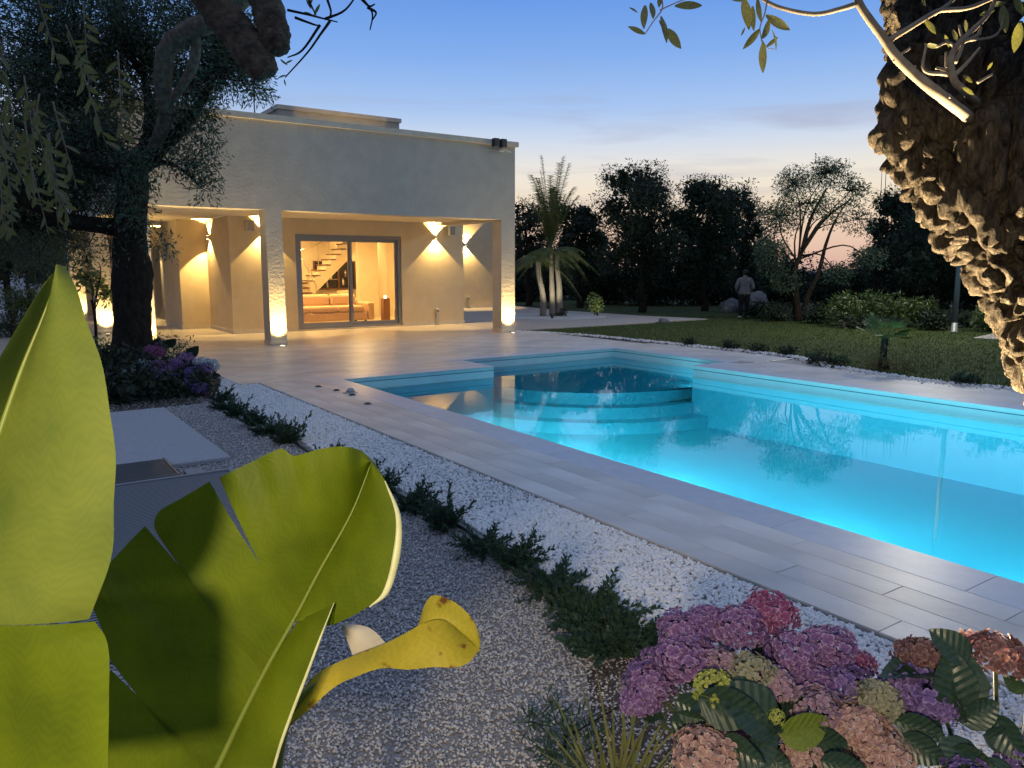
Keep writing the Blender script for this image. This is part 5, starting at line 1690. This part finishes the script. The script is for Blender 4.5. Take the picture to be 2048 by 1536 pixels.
mb = MB(); cc = crv([at(x, y, 1.176) for x, y in MID] + [Vector((.22, 1.2, .45)), Vector((.15, 1.15, -.04))], 6)
mb.tube(cc, lerp_list([.0008, .0018, .0025, .003, .0036, .0042, .005, .007, .03, .05], len(cc)), 10, True)
o = mb.build('midrib', 'midrib', bb, True); o.matrix_parent_inverse = BT
# upright leaf at the left edge
dE = .80
U = [(132, 534), (112, 572), (80, 650), (48, 728), (12, 830), (-26, 950), (-55, 1100), (-70, 1240)]
panel('leaf_blade', [(x, y, .86) for x, y in U], [(132, 533, .86), (150, 575, .84), (174, 640, .82), (200, 720, dE), (219, 805, dE), (229, 900, dE), (230, 985, dE), (226, 1080, .80), (213, 1150, .81), (192, 1205, .82), (176, 1240, .83)], 'bananapale', 34, 14, .018, 0, .75, .002)
panel('leaf_blade', [(x, y, .86) for x, y in U], [(132, 533, .86), (95, 560, .84), (50, 628, .82), (8, 700, .81), (-45, 790, .80), (-110, 900, .80), (-170, 1050, .80), (-200, 1240, .80)], 'bananapale', 30, 10, .01, 0, .75)
panel('leaf_blade', [(-70, 1245, .86), (-75, 1400, .865), (-85, 1600, .87)], [(190, 1243, .82), (216, 1290, .80), (218, 1400, .80), (214, 1610, .81)], 'banana', 26, 14, .012, .75, 1)
mb = MB(); cc = crv([at(x, y, .857) for x, y in U] + [at(-85, 1600, .88), Vector((.1, 1.12, .5)), Vector((.12, 1.12, -.04))], 6)
mb.tube(cc, lerp_list([.001, .002, .003, .004, .006, .009, .02, .04], len(cc)), 10, True)
o = mb.build('midrib', 'midrib', bb, True); o.matrix_parent_inverse = BT
# yellowed drooping leaf
panel('yellow_leaf', [(572, 1450, 1.235), (600, 1392, 1.235), (632, 1348, 1.235), (700, 1314, 1.235), (765, 1289, 1.235), (815, 1264, 1.235), (848, 1246, 1.235), (885, 1240, 1.245), (925, 1262, 1.25)], [(570, 1462, 1.23), (612, 1425, 1.22), (655, 1386, 1.21), (708, 1353, 1.20), (770, 1338, 1.195), (850, 1337, 1.195), (905, 1334, 1.20), (938, 1324, 1.205), (957, 1302, 1.215)], 'bananayellow', 40, 14, .004, 0, 1, .005)
panel('yellow_leaf', [(838, 1250, 1.24), (870, 1262, 1.25), (910, 1275, 1.25), (940, 1295, 1.24), (957, 1306, 1.22)], [(838, 1243, 1.26), (853, 1202, 1.28), (872, 1190, 1.28), (912, 1206, 1.27), (946, 1240, 1.25), (961, 1280, 1.23)], 'bananayellow', 22, 8, .01, 0, .6)
mb = MB(); cc = crv([at(905, 1290, 1.235), at(800, 1312, 1.222), at(690, 1345, 1.226), at(568, 1460, 1.238), Vector((.30, 1.2, .5)), Vector((.18, 1.15, -.04))], 6)
mb.tube(cc, lerp_list([.001, .003, .005, .007, .02, .04], len(cc)), 8, True)
o = mb.build('midrib', 'midrib', bb, True); o.matrix_parent_inverse = BT
panel('dry_tip', [(682, 1246, 1.30), (692, 1275, 1.29), (705, 1310, 1.27)], [(690, 1246, 1.30), (740, 1256, 1.29), (775, 1290, 1.26)], 'driedleaf', 10, 6, .01)

# ---- hydrangeas
def head_mesh(seed, n=95, R_=1.0, flat=.85, pet=.20):
    r2 = np.random.default_rng(seed)
    V, F, A = [], [], []
    gold = math.pi * (3 - 5 ** .5)
    for k in range(n):
        zz_ = 1 - (k + .5) / n * 1.55
        rr_ = math.sqrt(max(0, 1 - zz_ * zz_))
        th = gold * k
        nrm = Vector((rr_ * math.cos(th), rr_ * math.sin(th), zz_))
        c = Vector((nrm.x, nrm.y, nrm.z * flat)) * (R_ * (1 + r2.normal() * .07 + .22 * noise.noise(nrm * 2.4 + Vector((seed, 0, 0)))))
        nrm = (nrm + Vector(r2.normal(size=3)) * .28).normalized()
        a = nrm.cross(Vector((0, 0, 1)) if abs(nrm.z) < .9 else Vector((1, 0, 0))).normalized()
        b = nrm.cross(a)
        ph = r2.uniform(0, 1.57)
        s = pet * r2.uniform(.8, 1.2)
        if r2.uniform() < .07:
            continue
        for j in range(4):
            t = ph + j * math.pi / 2
            d = a * math.cos(t) + b * math.sin(t)
            e = -a * math.sin(t) + b * math.cos(t)
            o_ = len(V)
            cup = r2.uniform(-.02, .15)
            V += [c, c + d * s * .55 - e * s * .46 + nrm * cup, c + d * s * 1.0 - e * s * .34 + nrm * (cup - .02), c + d * s * 1.08 + nrm * (cup - .03), c + d * s * 1.0 + e * s * .34 + nrm * (cup - .02), c + d * s * .55 + e * s * .46 + nrm * cup, c + d * s * .55 + nrm * cup * .3]
            A += [0, .85, 1, 1, 1, .85, .35]
            F += [(o_, o_ + 1, o_ + 6), (o_ + 1, o_ + 2, o_ + 6), (o_ + 2, o_ + 3, o_ + 6), (o_ + 3, o_ + 4, o_ + 6), (o_ + 4, o_ + 5, o_ + 6), (o_ + 5, o_, o_ + 6)]
    me = bpy.data.meshes.new('flower_head')
    me.from_pydata([tuple(v) for v in V], [], F)
    at_ = me.attributes.new('rim', 'FLOAT', 'POINT')
    at_.data.foreach_set('value', A)
    me.update()
    return me


PET = dict(purple=petalmat('purple_petal', (.20, .095, .26), (.45, .33, .54)), magenta=petalmat('magenta_petal', (.24, .055, .16), (.44, .25, .40)), violet=petalmat('violet_petal', (.15, .09, .28), (.36, .27, .52)),
           mauve=petalmat('mauve_petal', (.30, .18, .26), (.46, .36, .40)), green=petalmat('greenish_petal', (.26, .26, .17), (.40, .38, .29)), peach=petalmat('peach_petal', (.40, .24, .22), (.62, .46, .39)),
           bud=petalmat('yellow_green_bud', (.32, .36, .06), (.50, .52, .16)), rust=petalmat('rust_petal', (.16, .07, .08), (.32, .22, .18)), pink=petalmat('pink_petal', (.40, .16, .26), (.58, .36, .44)), paleblue=petalmat('pale_blue_petal', (.40, .50, .55), (.60, .70, .72)))
HEADS = {}


def flower_head(parent, PT, p, r, colour, dense=95, flat=.85, tilt=.25):
    key = (colour, dense, random.randint(0, 2), flat)
    if key not in HEADS:
        me = head_mesh(hash((key[1], key[2])) % 1000 + len(HEADS), dense, 1, flat, (.25 if dense > 80 else .23) if dense > 50 else .28)
        me.materials.append(PET[colour]); HEADS[key] = me
    o = bpy.data.objects.new('flower_head', HEADS[key]); COL.objects.link(o)
    o.matrix_world = Matrix.Translation(p) @ Matrix.Rotation(random.uniform(0, 6), 4, 'Z') @ Matrix.Rotation(random.uniform(-tilt, tilt), 4, 'X') @ Matrix.Diagonal((r * random.uniform(.9, 1.12), r * random.uniform(.9, 1.12), r * random.uniform(.85, 1.05), 1))
    o.parent = parent; o.matrix_parent_inverse = PT
    return o


def hy_leaf_mesh(m):
    mb = MB(); vs = []; n = 9
    for i in range(n):
        s = i / (n - 1)
        w_ = .34 * math.sin(math.pi * min(1, s ** .85)) ** .75 + (.01 if 0 < i < n - 1 else 0)
        if i == n - 1: w_ = .004
        for j in range(5):
            t = (j - 2) / 2
            vs.append((w_ * t, s, .16 * abs(t) * w_ * 2 - .22 * s * s + .012 * math.sin(i * 2.4) * abs(t)))
    fs = [(i * 5 + j, i * 5 + j + 1, (i + 1) * 5 + j + 1, (i + 1) * 5 + j) for i in range(n - 1) for j in range(4)]
    me = mb.add(vs, fs).mesh('leaf', True); me.materials.append(M[m])
    return me
def vein_leaf(m):
    # side veins slanting from the midrib, on the leaf's own coordinates
    nt = M[m].node_tree; N, L = nt.nodes, nt.links
    p = N['Principled BSDF']
    tcn = N.new('ShaderNodeTexCoord'); sp = N.new('ShaderNodeSeparateXYZ'); L.new(tcn.outputs['Object'], sp.inputs[0])
    ab = N.new('ShaderNodeMath'); ab.operation = 'ABSOLUTE'; L.new(sp.outputs[0], ab.inputs[0])
    sl = N.new('ShaderNodeMath'); sl.operation = 'MULTIPLY_ADD'; sl.inputs[1].default_value = -.75; L.new(ab.outputs[0], sl.inputs[0]); L.new(sp.outputs[1], sl.inputs[2])
    fq = N.new('ShaderNodeMath'); fq.operation = 'MULTIPLY'; fq.inputs[1].default_value = 44; L.new(sl.outputs[0], fq.inputs[0])
    sn = N.new('ShaderNodeMath'); sn.operation = 'SINE'; L.new(fq.outputs[0], sn.inputs[0])
    pw_ = N.new('ShaderNodeMath'); pw_.operation = 'GREATER_THAN'; pw_.inputs[1].default_value = .82; L.new(sn.outputs[0], pw_.inputs[0])
    mr = N.new('ShaderNodeMath'); mr.operation = 'LESS_THAN'; mr.inputs[1].default_value = .012; L.new(ab.outputs[0], mr.inputs[0])
    mx = N.new('ShaderNodeMath'); mx.operation = 'MAXIMUM'; L.new(pw_.outputs[0], mx.inputs[0]); L.new(mr.outputs[0], mx.inputs[1])
    src = p.inputs['Base Color'].links[0].from_socket
    mc = N.new('ShaderNodeMixRGB'); mc.inputs[2].default_value = (.09, .13, .05, 1)
    f_ = N.new('ShaderNodeMath'); f_.operation = 'MULTIPLY'; f_.inputs[1].default_value = .16; L.new(mx.outputs[0], f_.inputs[0])
    L.new(f_.outputs[0], mc.inputs[0]); L.new(src, mc.inputs[1]); L.new(mc.outputs[0], p.inputs['Base Color'])
    b = N.new('ShaderNodeBump'); b.inputs['Strength'].default_value = .16; b.inputs['Distance'].default_value = .02
    L.new(sn.outputs[0], b.inputs['Height']); L.new(b.outputs[0], p.inputs['Normal'])
vein_leaf('hyleaf'); vein_leaf('hyleaf2')
HYL, HYL2 = hy_leaf_mesh('hyleaf'), hy_leaf_mesh('hyleaf2')


def hydrangea(name, label, base, heads, leaves, extra_leaves=0, group='hydrangeas'):
    t = thing(name, label, 'hydrangea', base, group)
    PT = Matrix.Translation(-Vector(base))
    for (px, py, d, r, c, *o_) in heads:
        p = at(px, py, d); rr_ = r / FOCAL_PX * d
        flower_head(t, PT, p, rr_ * 1.02, c, *(o_ or ()))
        mb = MB()
        b_ = Vector(base)
        j_ = b_ + (p - b_) * .35 + Vector((random.uniform(-.05, .05), random.uniform(-.05, .05), 0)); j_.z = b_.z + (p.z - b_.z) * .5
        mb.tube(crv([b_ + Vector((random.uniform(-.12, .12), random.uniform(-.12, .12), 0)), j_, p - Vector((0, 0, rr_ * .3))], 5), .005, 6, False)
        o = mb.build('stem', 'stem', t, True); o.matrix_parent_inverse = PT
        for k in range(1 + extra_leaves):
            a = random.uniform(0, 6.28)
            s0 = p - Vector((0, 0, rr_ * random.uniform(.5, 1.5)))
            tip_ = s0 + Vector((math.cos(a), math.sin(a), random.uniform(-.25, .25))) * rr_ * random.uniform(1.2, 1.7)
            leaf_piece(t, s0, tip_, random.uniform(-.9, .9), 1, HYL)
    for (x, y, d, x2, y2, d2, tw_, kind) in leaves:
        leaf_piece(t, at(x, y, d), at(x2, y2, d2), tw_, 1, HYL2 if kind else HYL)
    return t


hb = ground_at(1540, 1720)
hydrangea('hydrangea', 'large hydrangea bush with purple and peach flower heads at the bottom right', (hb.x, hb.y, -.03), [
    (1537, 1228, 2.10, 48, 'magenta'), (1478, 1258, 2.05, 47, 'purple'), (1412, 1250, 2.08, 38, 'purple'), (1366, 1264, 2.05, 46, 'purple'), (1370, 1315, 1.98, 48, 'purple'), (1298, 1362, 1.98, 44, 'purple'), (1280, 1402, 1.95, 36, 'purple'), (1320, 1330, 2.05, 40, 'purple'),
    (1584, 1305, 1.98, 44, 'purple'), (1655, 1292, 2.02, 48, 'purple'), (1612, 1368, 1.95, 44, 'purple'), (1688, 1370, 1.95, 45, 'violet'), (1500, 1350, 1.88, 42, 'green'), (1548, 1374, 1.88, 40, 'mauve'), (1445, 1335, 1.92, 34, 'mauve'),
    (1428, 1374, 1.82, 34, 'bud', 40), (1552, 1432, 1.78, 17, 'bud', 40), (1492, 1460, 1.88, 44, 'pink'), (1415, 1512, 1.78, 58, 'peach'), (1608, 1515, 1.80, 42, 'peach'), (1632, 1425, 1.84, 50, 'mauve'), (1720, 1455, 1.82, 52, 'peach'), (1765, 1505, 1.80, 52, 'peach'), (1755, 1405, 1.88, 44, 'green'), (1705, 1330, 2.05, 36, 'magenta'), (1640, 1470, 1.84, 40, 'mauve')],
    [(1395, 1395, 1.80, 1525, 1440, 1.74, .4, 0), (1520, 1385, 1.82, 1450, 1375, 1.80, .6, 0), (1555, 1465, 1.78, 1450, 1370, 1.76, .5, 0), (1556, 1468, 1.77, 1668, 1452, 1.76, .5, 1), (1560, 1470, 1.80, 1590, 1395, 1.84, .9, 0), (1440, 1480, 1.78, 1520, 1530, 1.70, .3, 0), (1480, 1530, 1.76, 1560, 1470, 1.76, .5, 0), (1350, 1400, 1.9, 1430, 1440, 1.84, .3, 0), (1340, 1440, 1.9, 1430, 1470, 1.84, .4, 0), (1600, 1470, 1.8, 1700, 1500, 1.76, .4, 0), (1550, 1300, 2.05, 1500, 1330, 2.0, .4, 0), (1560, 1330, 2.02, 1480, 1340, 2.0, .4, 0), (1640, 1520, 1.75, 1730, 1545, 1.7, .4, 0), (1500, 1500, 1.8, 1580, 1540, 1.74, .3, 0)])
hb = ground_at(1950, 1760)
hydrangea('hydrangea', 'smaller hydrangea with violet and rust heads and big dark leaves at the right edge', (hb.x, hb.y, -.03), [
    (1842, 1308, 1.90, 44, 'rust', 95, .6), (1992, 1306, 1.85, 56, 'rust', 95, .6), (2062, 1330, 1.82, 40, 'rust', 95, .6), (1832, 1385, 1.86, 60, 'violet'), (1764, 1402, 1.84, 40, 'green'), (1875, 1412, 1.84, 42, 'violet'), (2050, 1522, 1.75, 44, 'violet'), (1935, 1560, 1.7, 40, 'violet')],
    [(1938, 1322, 1.80, 1870, 1262, 1.80, .3, 0), (1915, 1420, 1.80, 1905, 1310, 1.78, .2, 0), (1925, 1420, 1.80, 1955, 1320, 1.80, .5, 0), (1900, 1345, 1.85, 1765, 1328, 1.85, 1.1, 0), (1920, 1445, 1.80, 2000, 1410, 1.76, .3, 0), (1965, 1470, 1.76, 2048, 1490, 1.74, .3, 0), (1985, 1430, 1.78, 2040, 1520, 1.70, .3, 0), (1790, 1440, 1.80, 1890, 1480, 1.74, .3, 0), (1800, 1470, 1.78, 1890, 1530, 1.72, .3, 0), (1900, 1500, 1.76, 1990, 1540, 1.7, .3, 0), (1870, 1440, 1.80, 1800, 1480, 1.78, .4, 0), (1940, 1480, 1.76, 1880, 1540, 1.72, .4, 0), (1890, 1380, 1.82, 1925, 1450, 1.78, .6, 0), (2020, 1530, 1.72, 1960, 1560, 1.7, .3, 0)])
mb = MB(); o_ = og
hb = (1.72, 12.0, 0)
hh = [(288, 731, 'paleblue'), (262, 748, 'paleblue'), (315, 733, 'purple'), (352, 731, 'purple'), (372, 720, 'purple'), (318, 748, 'purple'), (322, 760, 'violet'), (348, 762, 'violet'), (376, 771, 'violet'), (400, 778, 'violet'), (298, 777, 'violet'), (412, 740, 'purple'), (404, 726, 'paleblue'), (422, 733, 'paleblue'), (318, 692, 'pink'), (330, 745, 'purple'), (385, 750, 'violet'), (308, 705, 'magenta')]
hydrangea('hydrangea', 'hydrangea bush with violet and pale blue heads at the foot of the dark olive', hb,
          [(x, y, 10.9 - (y - 730) * .012, random.uniform(14, 17), c, 60) for x, y, c in hh],
          [(330, 690, 11.3, 350, 682, 11.2, .5, 0), (335, 700, 11.3, 322, 680, 11.2, .5, 0), (375, 712, 11.2, 395, 696, 11.1, .3, 0), (382, 712, 11.2, 375, 698, 11.1, .6, 0), (300, 700, 11.3, 320, 680, 11.2, .4, 0)], 1)
make_tree('bed_shrub', 'low dark leafy groundcover around the dark olive trunk', (1.7, 12.1, 0), [(0, 0, -.02), (0, 0, .03), (0, 0, .06)], [.02, .02, .02], [((0, 0, .2), (.75, .9, .26), 60), ((-.5, .4, .25), (.6, .8, .3), 50), ((.5, -.9, .12), (.5, .5, .15), 30), ((-.2, -1.2, .12), (.9, .5, .16), 40)], .10, 24, .09, 'dark', 'bark', None, 'plant', False, .4, .0, core=80)
make_tree('bed_shrub', 'fine-leaved lit groundcover behind the dark olive trunk', (1.95, 14.6, 0), [(0, 0, -.02), (0, 0, .03), (0, 0, .06)], [.02, .02, .02], [((-.3, 0, .22), (.5, .5, .25), 40), ((.8, .3, .2), (.4, .4, .22), 26)], .08, 22, .08, 'laurel', 'bark', None, 'plant', False, .3)
spike_lamp((1.45, 14.0, .14), (.5, .6, .9), 12, 'garden spotlight glowing in the bed left of the dark olive trunk', 80)

spike_lamp((2.55, 15.1, .14), (.22, .50, 1), 330, 'garden spotlight behind the dark olive trunk washing the facade', 95, (1, .78, .5), 1.0)

# ---- creeping junipers between gravel and pebbles
def juniper_mesh(seed, nsh, upright):
    rs = random.Random(seed)
    mb = MB()
    for k in range(nsh):
        a = rs.uniform(0, 6.283)
        el = rs.uniform(.15, 1.25) if upright else rs.uniform(.05, .7)
        L0 = rs.uniform(.5, 1.0)
        d = Vector((math.cos(a) * math.cos(el), math.sin(a) * math.cos(el), math.sin(el)))
        curl = Vector((rs.uniform(-.25, .25), rs.uniform(-.25, .25), rs.uniform(.0, .35)))
        pts = [Vector((d.x * .02, d.y * .02, 0)) + d * L0 * s + curl * L0 * s * s for s in (0, .25, .5, .75, 1)]
        mb.tube(pts, [.018, .014, .010, .007, .004], 4, False)
        for j in range(34):
            s = .08 + .92 * j / 34
            i = min(int(s * 4), 3)
            p = pts[i].lerp(pts[i + 1], s * 4 - i)
            ax = (pts[i + 1] - pts[i]).normalized()
            r_ = Vector((rs.gauss(0, 1), rs.gauss(0, 1), rs.gauss(0, 1)))
            dd = ((r_ - ax * r_.dot(ax)).normalized() * .75 + ax * .75).normalized()
            l_ = .24 * (1 - .62 * s) * rs.uniform(.7, 1.2)
            wv = dd.cross(Vector((rs.gauss(0, 1), rs.gauss(0, 1), rs.gauss(0, 1)))).normalized() * .018
            q_ = p + dd * l_
            mb.add([p - wv, p + wv, p + dd * l_ * .6 + wv * 1.4, q_, p + dd * l_ * .6 - wv * 1.4], [(0, 1, 2, 3, 4)])
            for kk in range(3):
                f = .35 + .2 * kk
                m_ = p + dd * l_ * f
                d3 = (dd + Vector((rs.gauss(0, .7), rs.gauss(0, .7), rs.gauss(0, .7)))).normalized()
                w3 = d3.cross(Vector((rs.gauss(0, 1), rs.gauss(0, 1), rs.gauss(0, 1)))).normalized() * .011
                mb.add([m_ - w3, m_ + w3, m_ + d3 * l_ * .5], [(0, 1, 2)])
    me = mb.mesh('foliage'); me.materials.append(M['juniper'])
    return me
JUN = [juniper_mesh(3, 26, True), juniper_mesh(8, 24, True), juniper_mesh(15, 30, False), juniper_mesh(21, 36, False)]
jl = [(2.46, 10.1, .26, 0), (2.36, 9.6, .22, 2), (2.34, 9.0, .26, 1), (2.38, 8.4, .27, 0), (2.34, 7.9, .25, 2), (2.38, 7.3, .32, 1), (2.38, 6.3, .24, 0), (2.38, 5.7, .26, 2), (2.38, 5.2, .27, 1), (2.38, 4.7, .27, 0), (2.40, 4.25, .29, 1), (2.38, 3.75, .24, 2), (2.38, 3.45, .27, 0), (2.36, 3.05, .26, 2), (2.32, 2.72, .30, 3), (2.18, 2.45, .28, 3), (2.36, 2.40, .22, 2)]
words = ['at the hydrangea end', 'second from the hydrangea end', 'third from the hydrangea end', 'fourth from the hydrangea end', 'fifth from the hydrangea end', 'with one tall leaning shoot', 'just above the torn banana leaf', 'beside the banana leaf tip', 'eighth from the purple flowers', 'seventh from the purple flowers', 'sixth from the purple flowers', 'fifth from the purple flowers', 'fourth from the purple flowers', 'third from the purple flowers', 'second from the purple flowers', 'largest feathery one by the purple flowers', 'closest to the white pebbles by the purple flowers']
for (x, y, s_, k), w_ in zip(jl, words):
    t = thing('juniper', 'creeping juniper on the pebble strip edge, ' + w_, 'juniper', (x, y, -.03), 'creeping junipers')
    o = put('foliage', JUN[k], None, t, kind='stuff'); o.scale = (s_, s_, s_ * .85); o.rotation_euler = (0, 0, random.uniform(0, 6))
    MB().tube([(0, 0, -.03), (.01, 0, .03)], [.012, .008], 6).build('stem', 'bark', t)

# ---- spiky fan-palm seedling in the foreground
yb = ground_at(1225, 1640, 0)
yc = thing('yucca', 'spiky yucca with narrow yellow-green blades in the foreground', 'yucca', (yb.x, yb.y, -.03))
YP = Matrix.Translation((-yb.x, -yb.y, .03))
tips = [(1088, 1455), (1110, 1395), (1140, 1420), (1160, 1362), (1125, 1470), (1192, 1340), (1215, 1450), (1238, 1340), (1262, 1352), (1250, 1420), (1285, 1378), (1300, 1420), (1318, 1400), (1335, 1440), (1350, 1395), (1362, 1480), (1290, 1450), (1372, 1440), (1175, 1450), (1225, 1400), (1270, 1480), (1380, 1500), (1075, 1500), (1310, 1500), (1200, 1480), (1150, 1500), (1340, 1515), (1245, 1500)]
for (x, y) in tips:
    b_ = Vector((yb.x + random.uniform(-.05, .05), yb.y + random.uniform(-.05, .05), 0))
    tp = at(x, y, 2.15 + random.uniform(-.12, .12))
    sd_ = (tp - b_).cross(_fw).normalized()
    mb = MB(); vs = []; n = 6
    for i in range(n):
        s = i / (n - 1)
        c = b_.lerp(tp, s) + Vector((0, 0, .02 * math.sin(s * math.pi)))
        w_ = .0055 * (1 - s ** 2) + .0006
        vs += [c - sd_ * w_, c + _fw * w_ * .5, c + sd_ * w_]
    fs = []
    for i in range(n - 1):
        fs += [(3 * i, 3 * i + 1, 3 * i + 4, 3 * i + 3), (3 * i + 1, 3 * i + 2, 3 * i + 5, 3 * i + 4)]
    o = mb.add(vs, fs).build('blade', 'yucca', yc, True); o.matrix_parent_inverse = YP
MB().lathe([(.04, -.0), (.05, .05), (.03, .1)], 10).build('heart', 'stem', yc, True)
b_ = ground_at(1130, 1480)
make_tree('feathery_shrub', 'small dim feathery plant behind the yucca blades', (b_.x, b_.y, -.03), [(0, 0, 0), (0, 0, .02), (0, 0, .05)], [.006, .006, .005], [((0, 0, .07), (.16, .18, .08), 30)], .05, 16, .03, 'juniper', 'bark', None, 'plant', False, .15, -.3)

# ---- warm garden spotlight left of the camera that lights the foreground
spike_lamp((-.80, -.46, 1.74), (.74, .67, -.26), 250, 'garden spotlight standing left of the camera and lighting the banana leaves', 58, (1, .80, .50), .35, .085)
spike_lamp((2.36, 1.92, .10), (.60, -.95, 1.15), 3000, 'garden spotlight hidden behind the flowers, lighting the massive trunk', 100, (1, .76, .45), .5, .04)
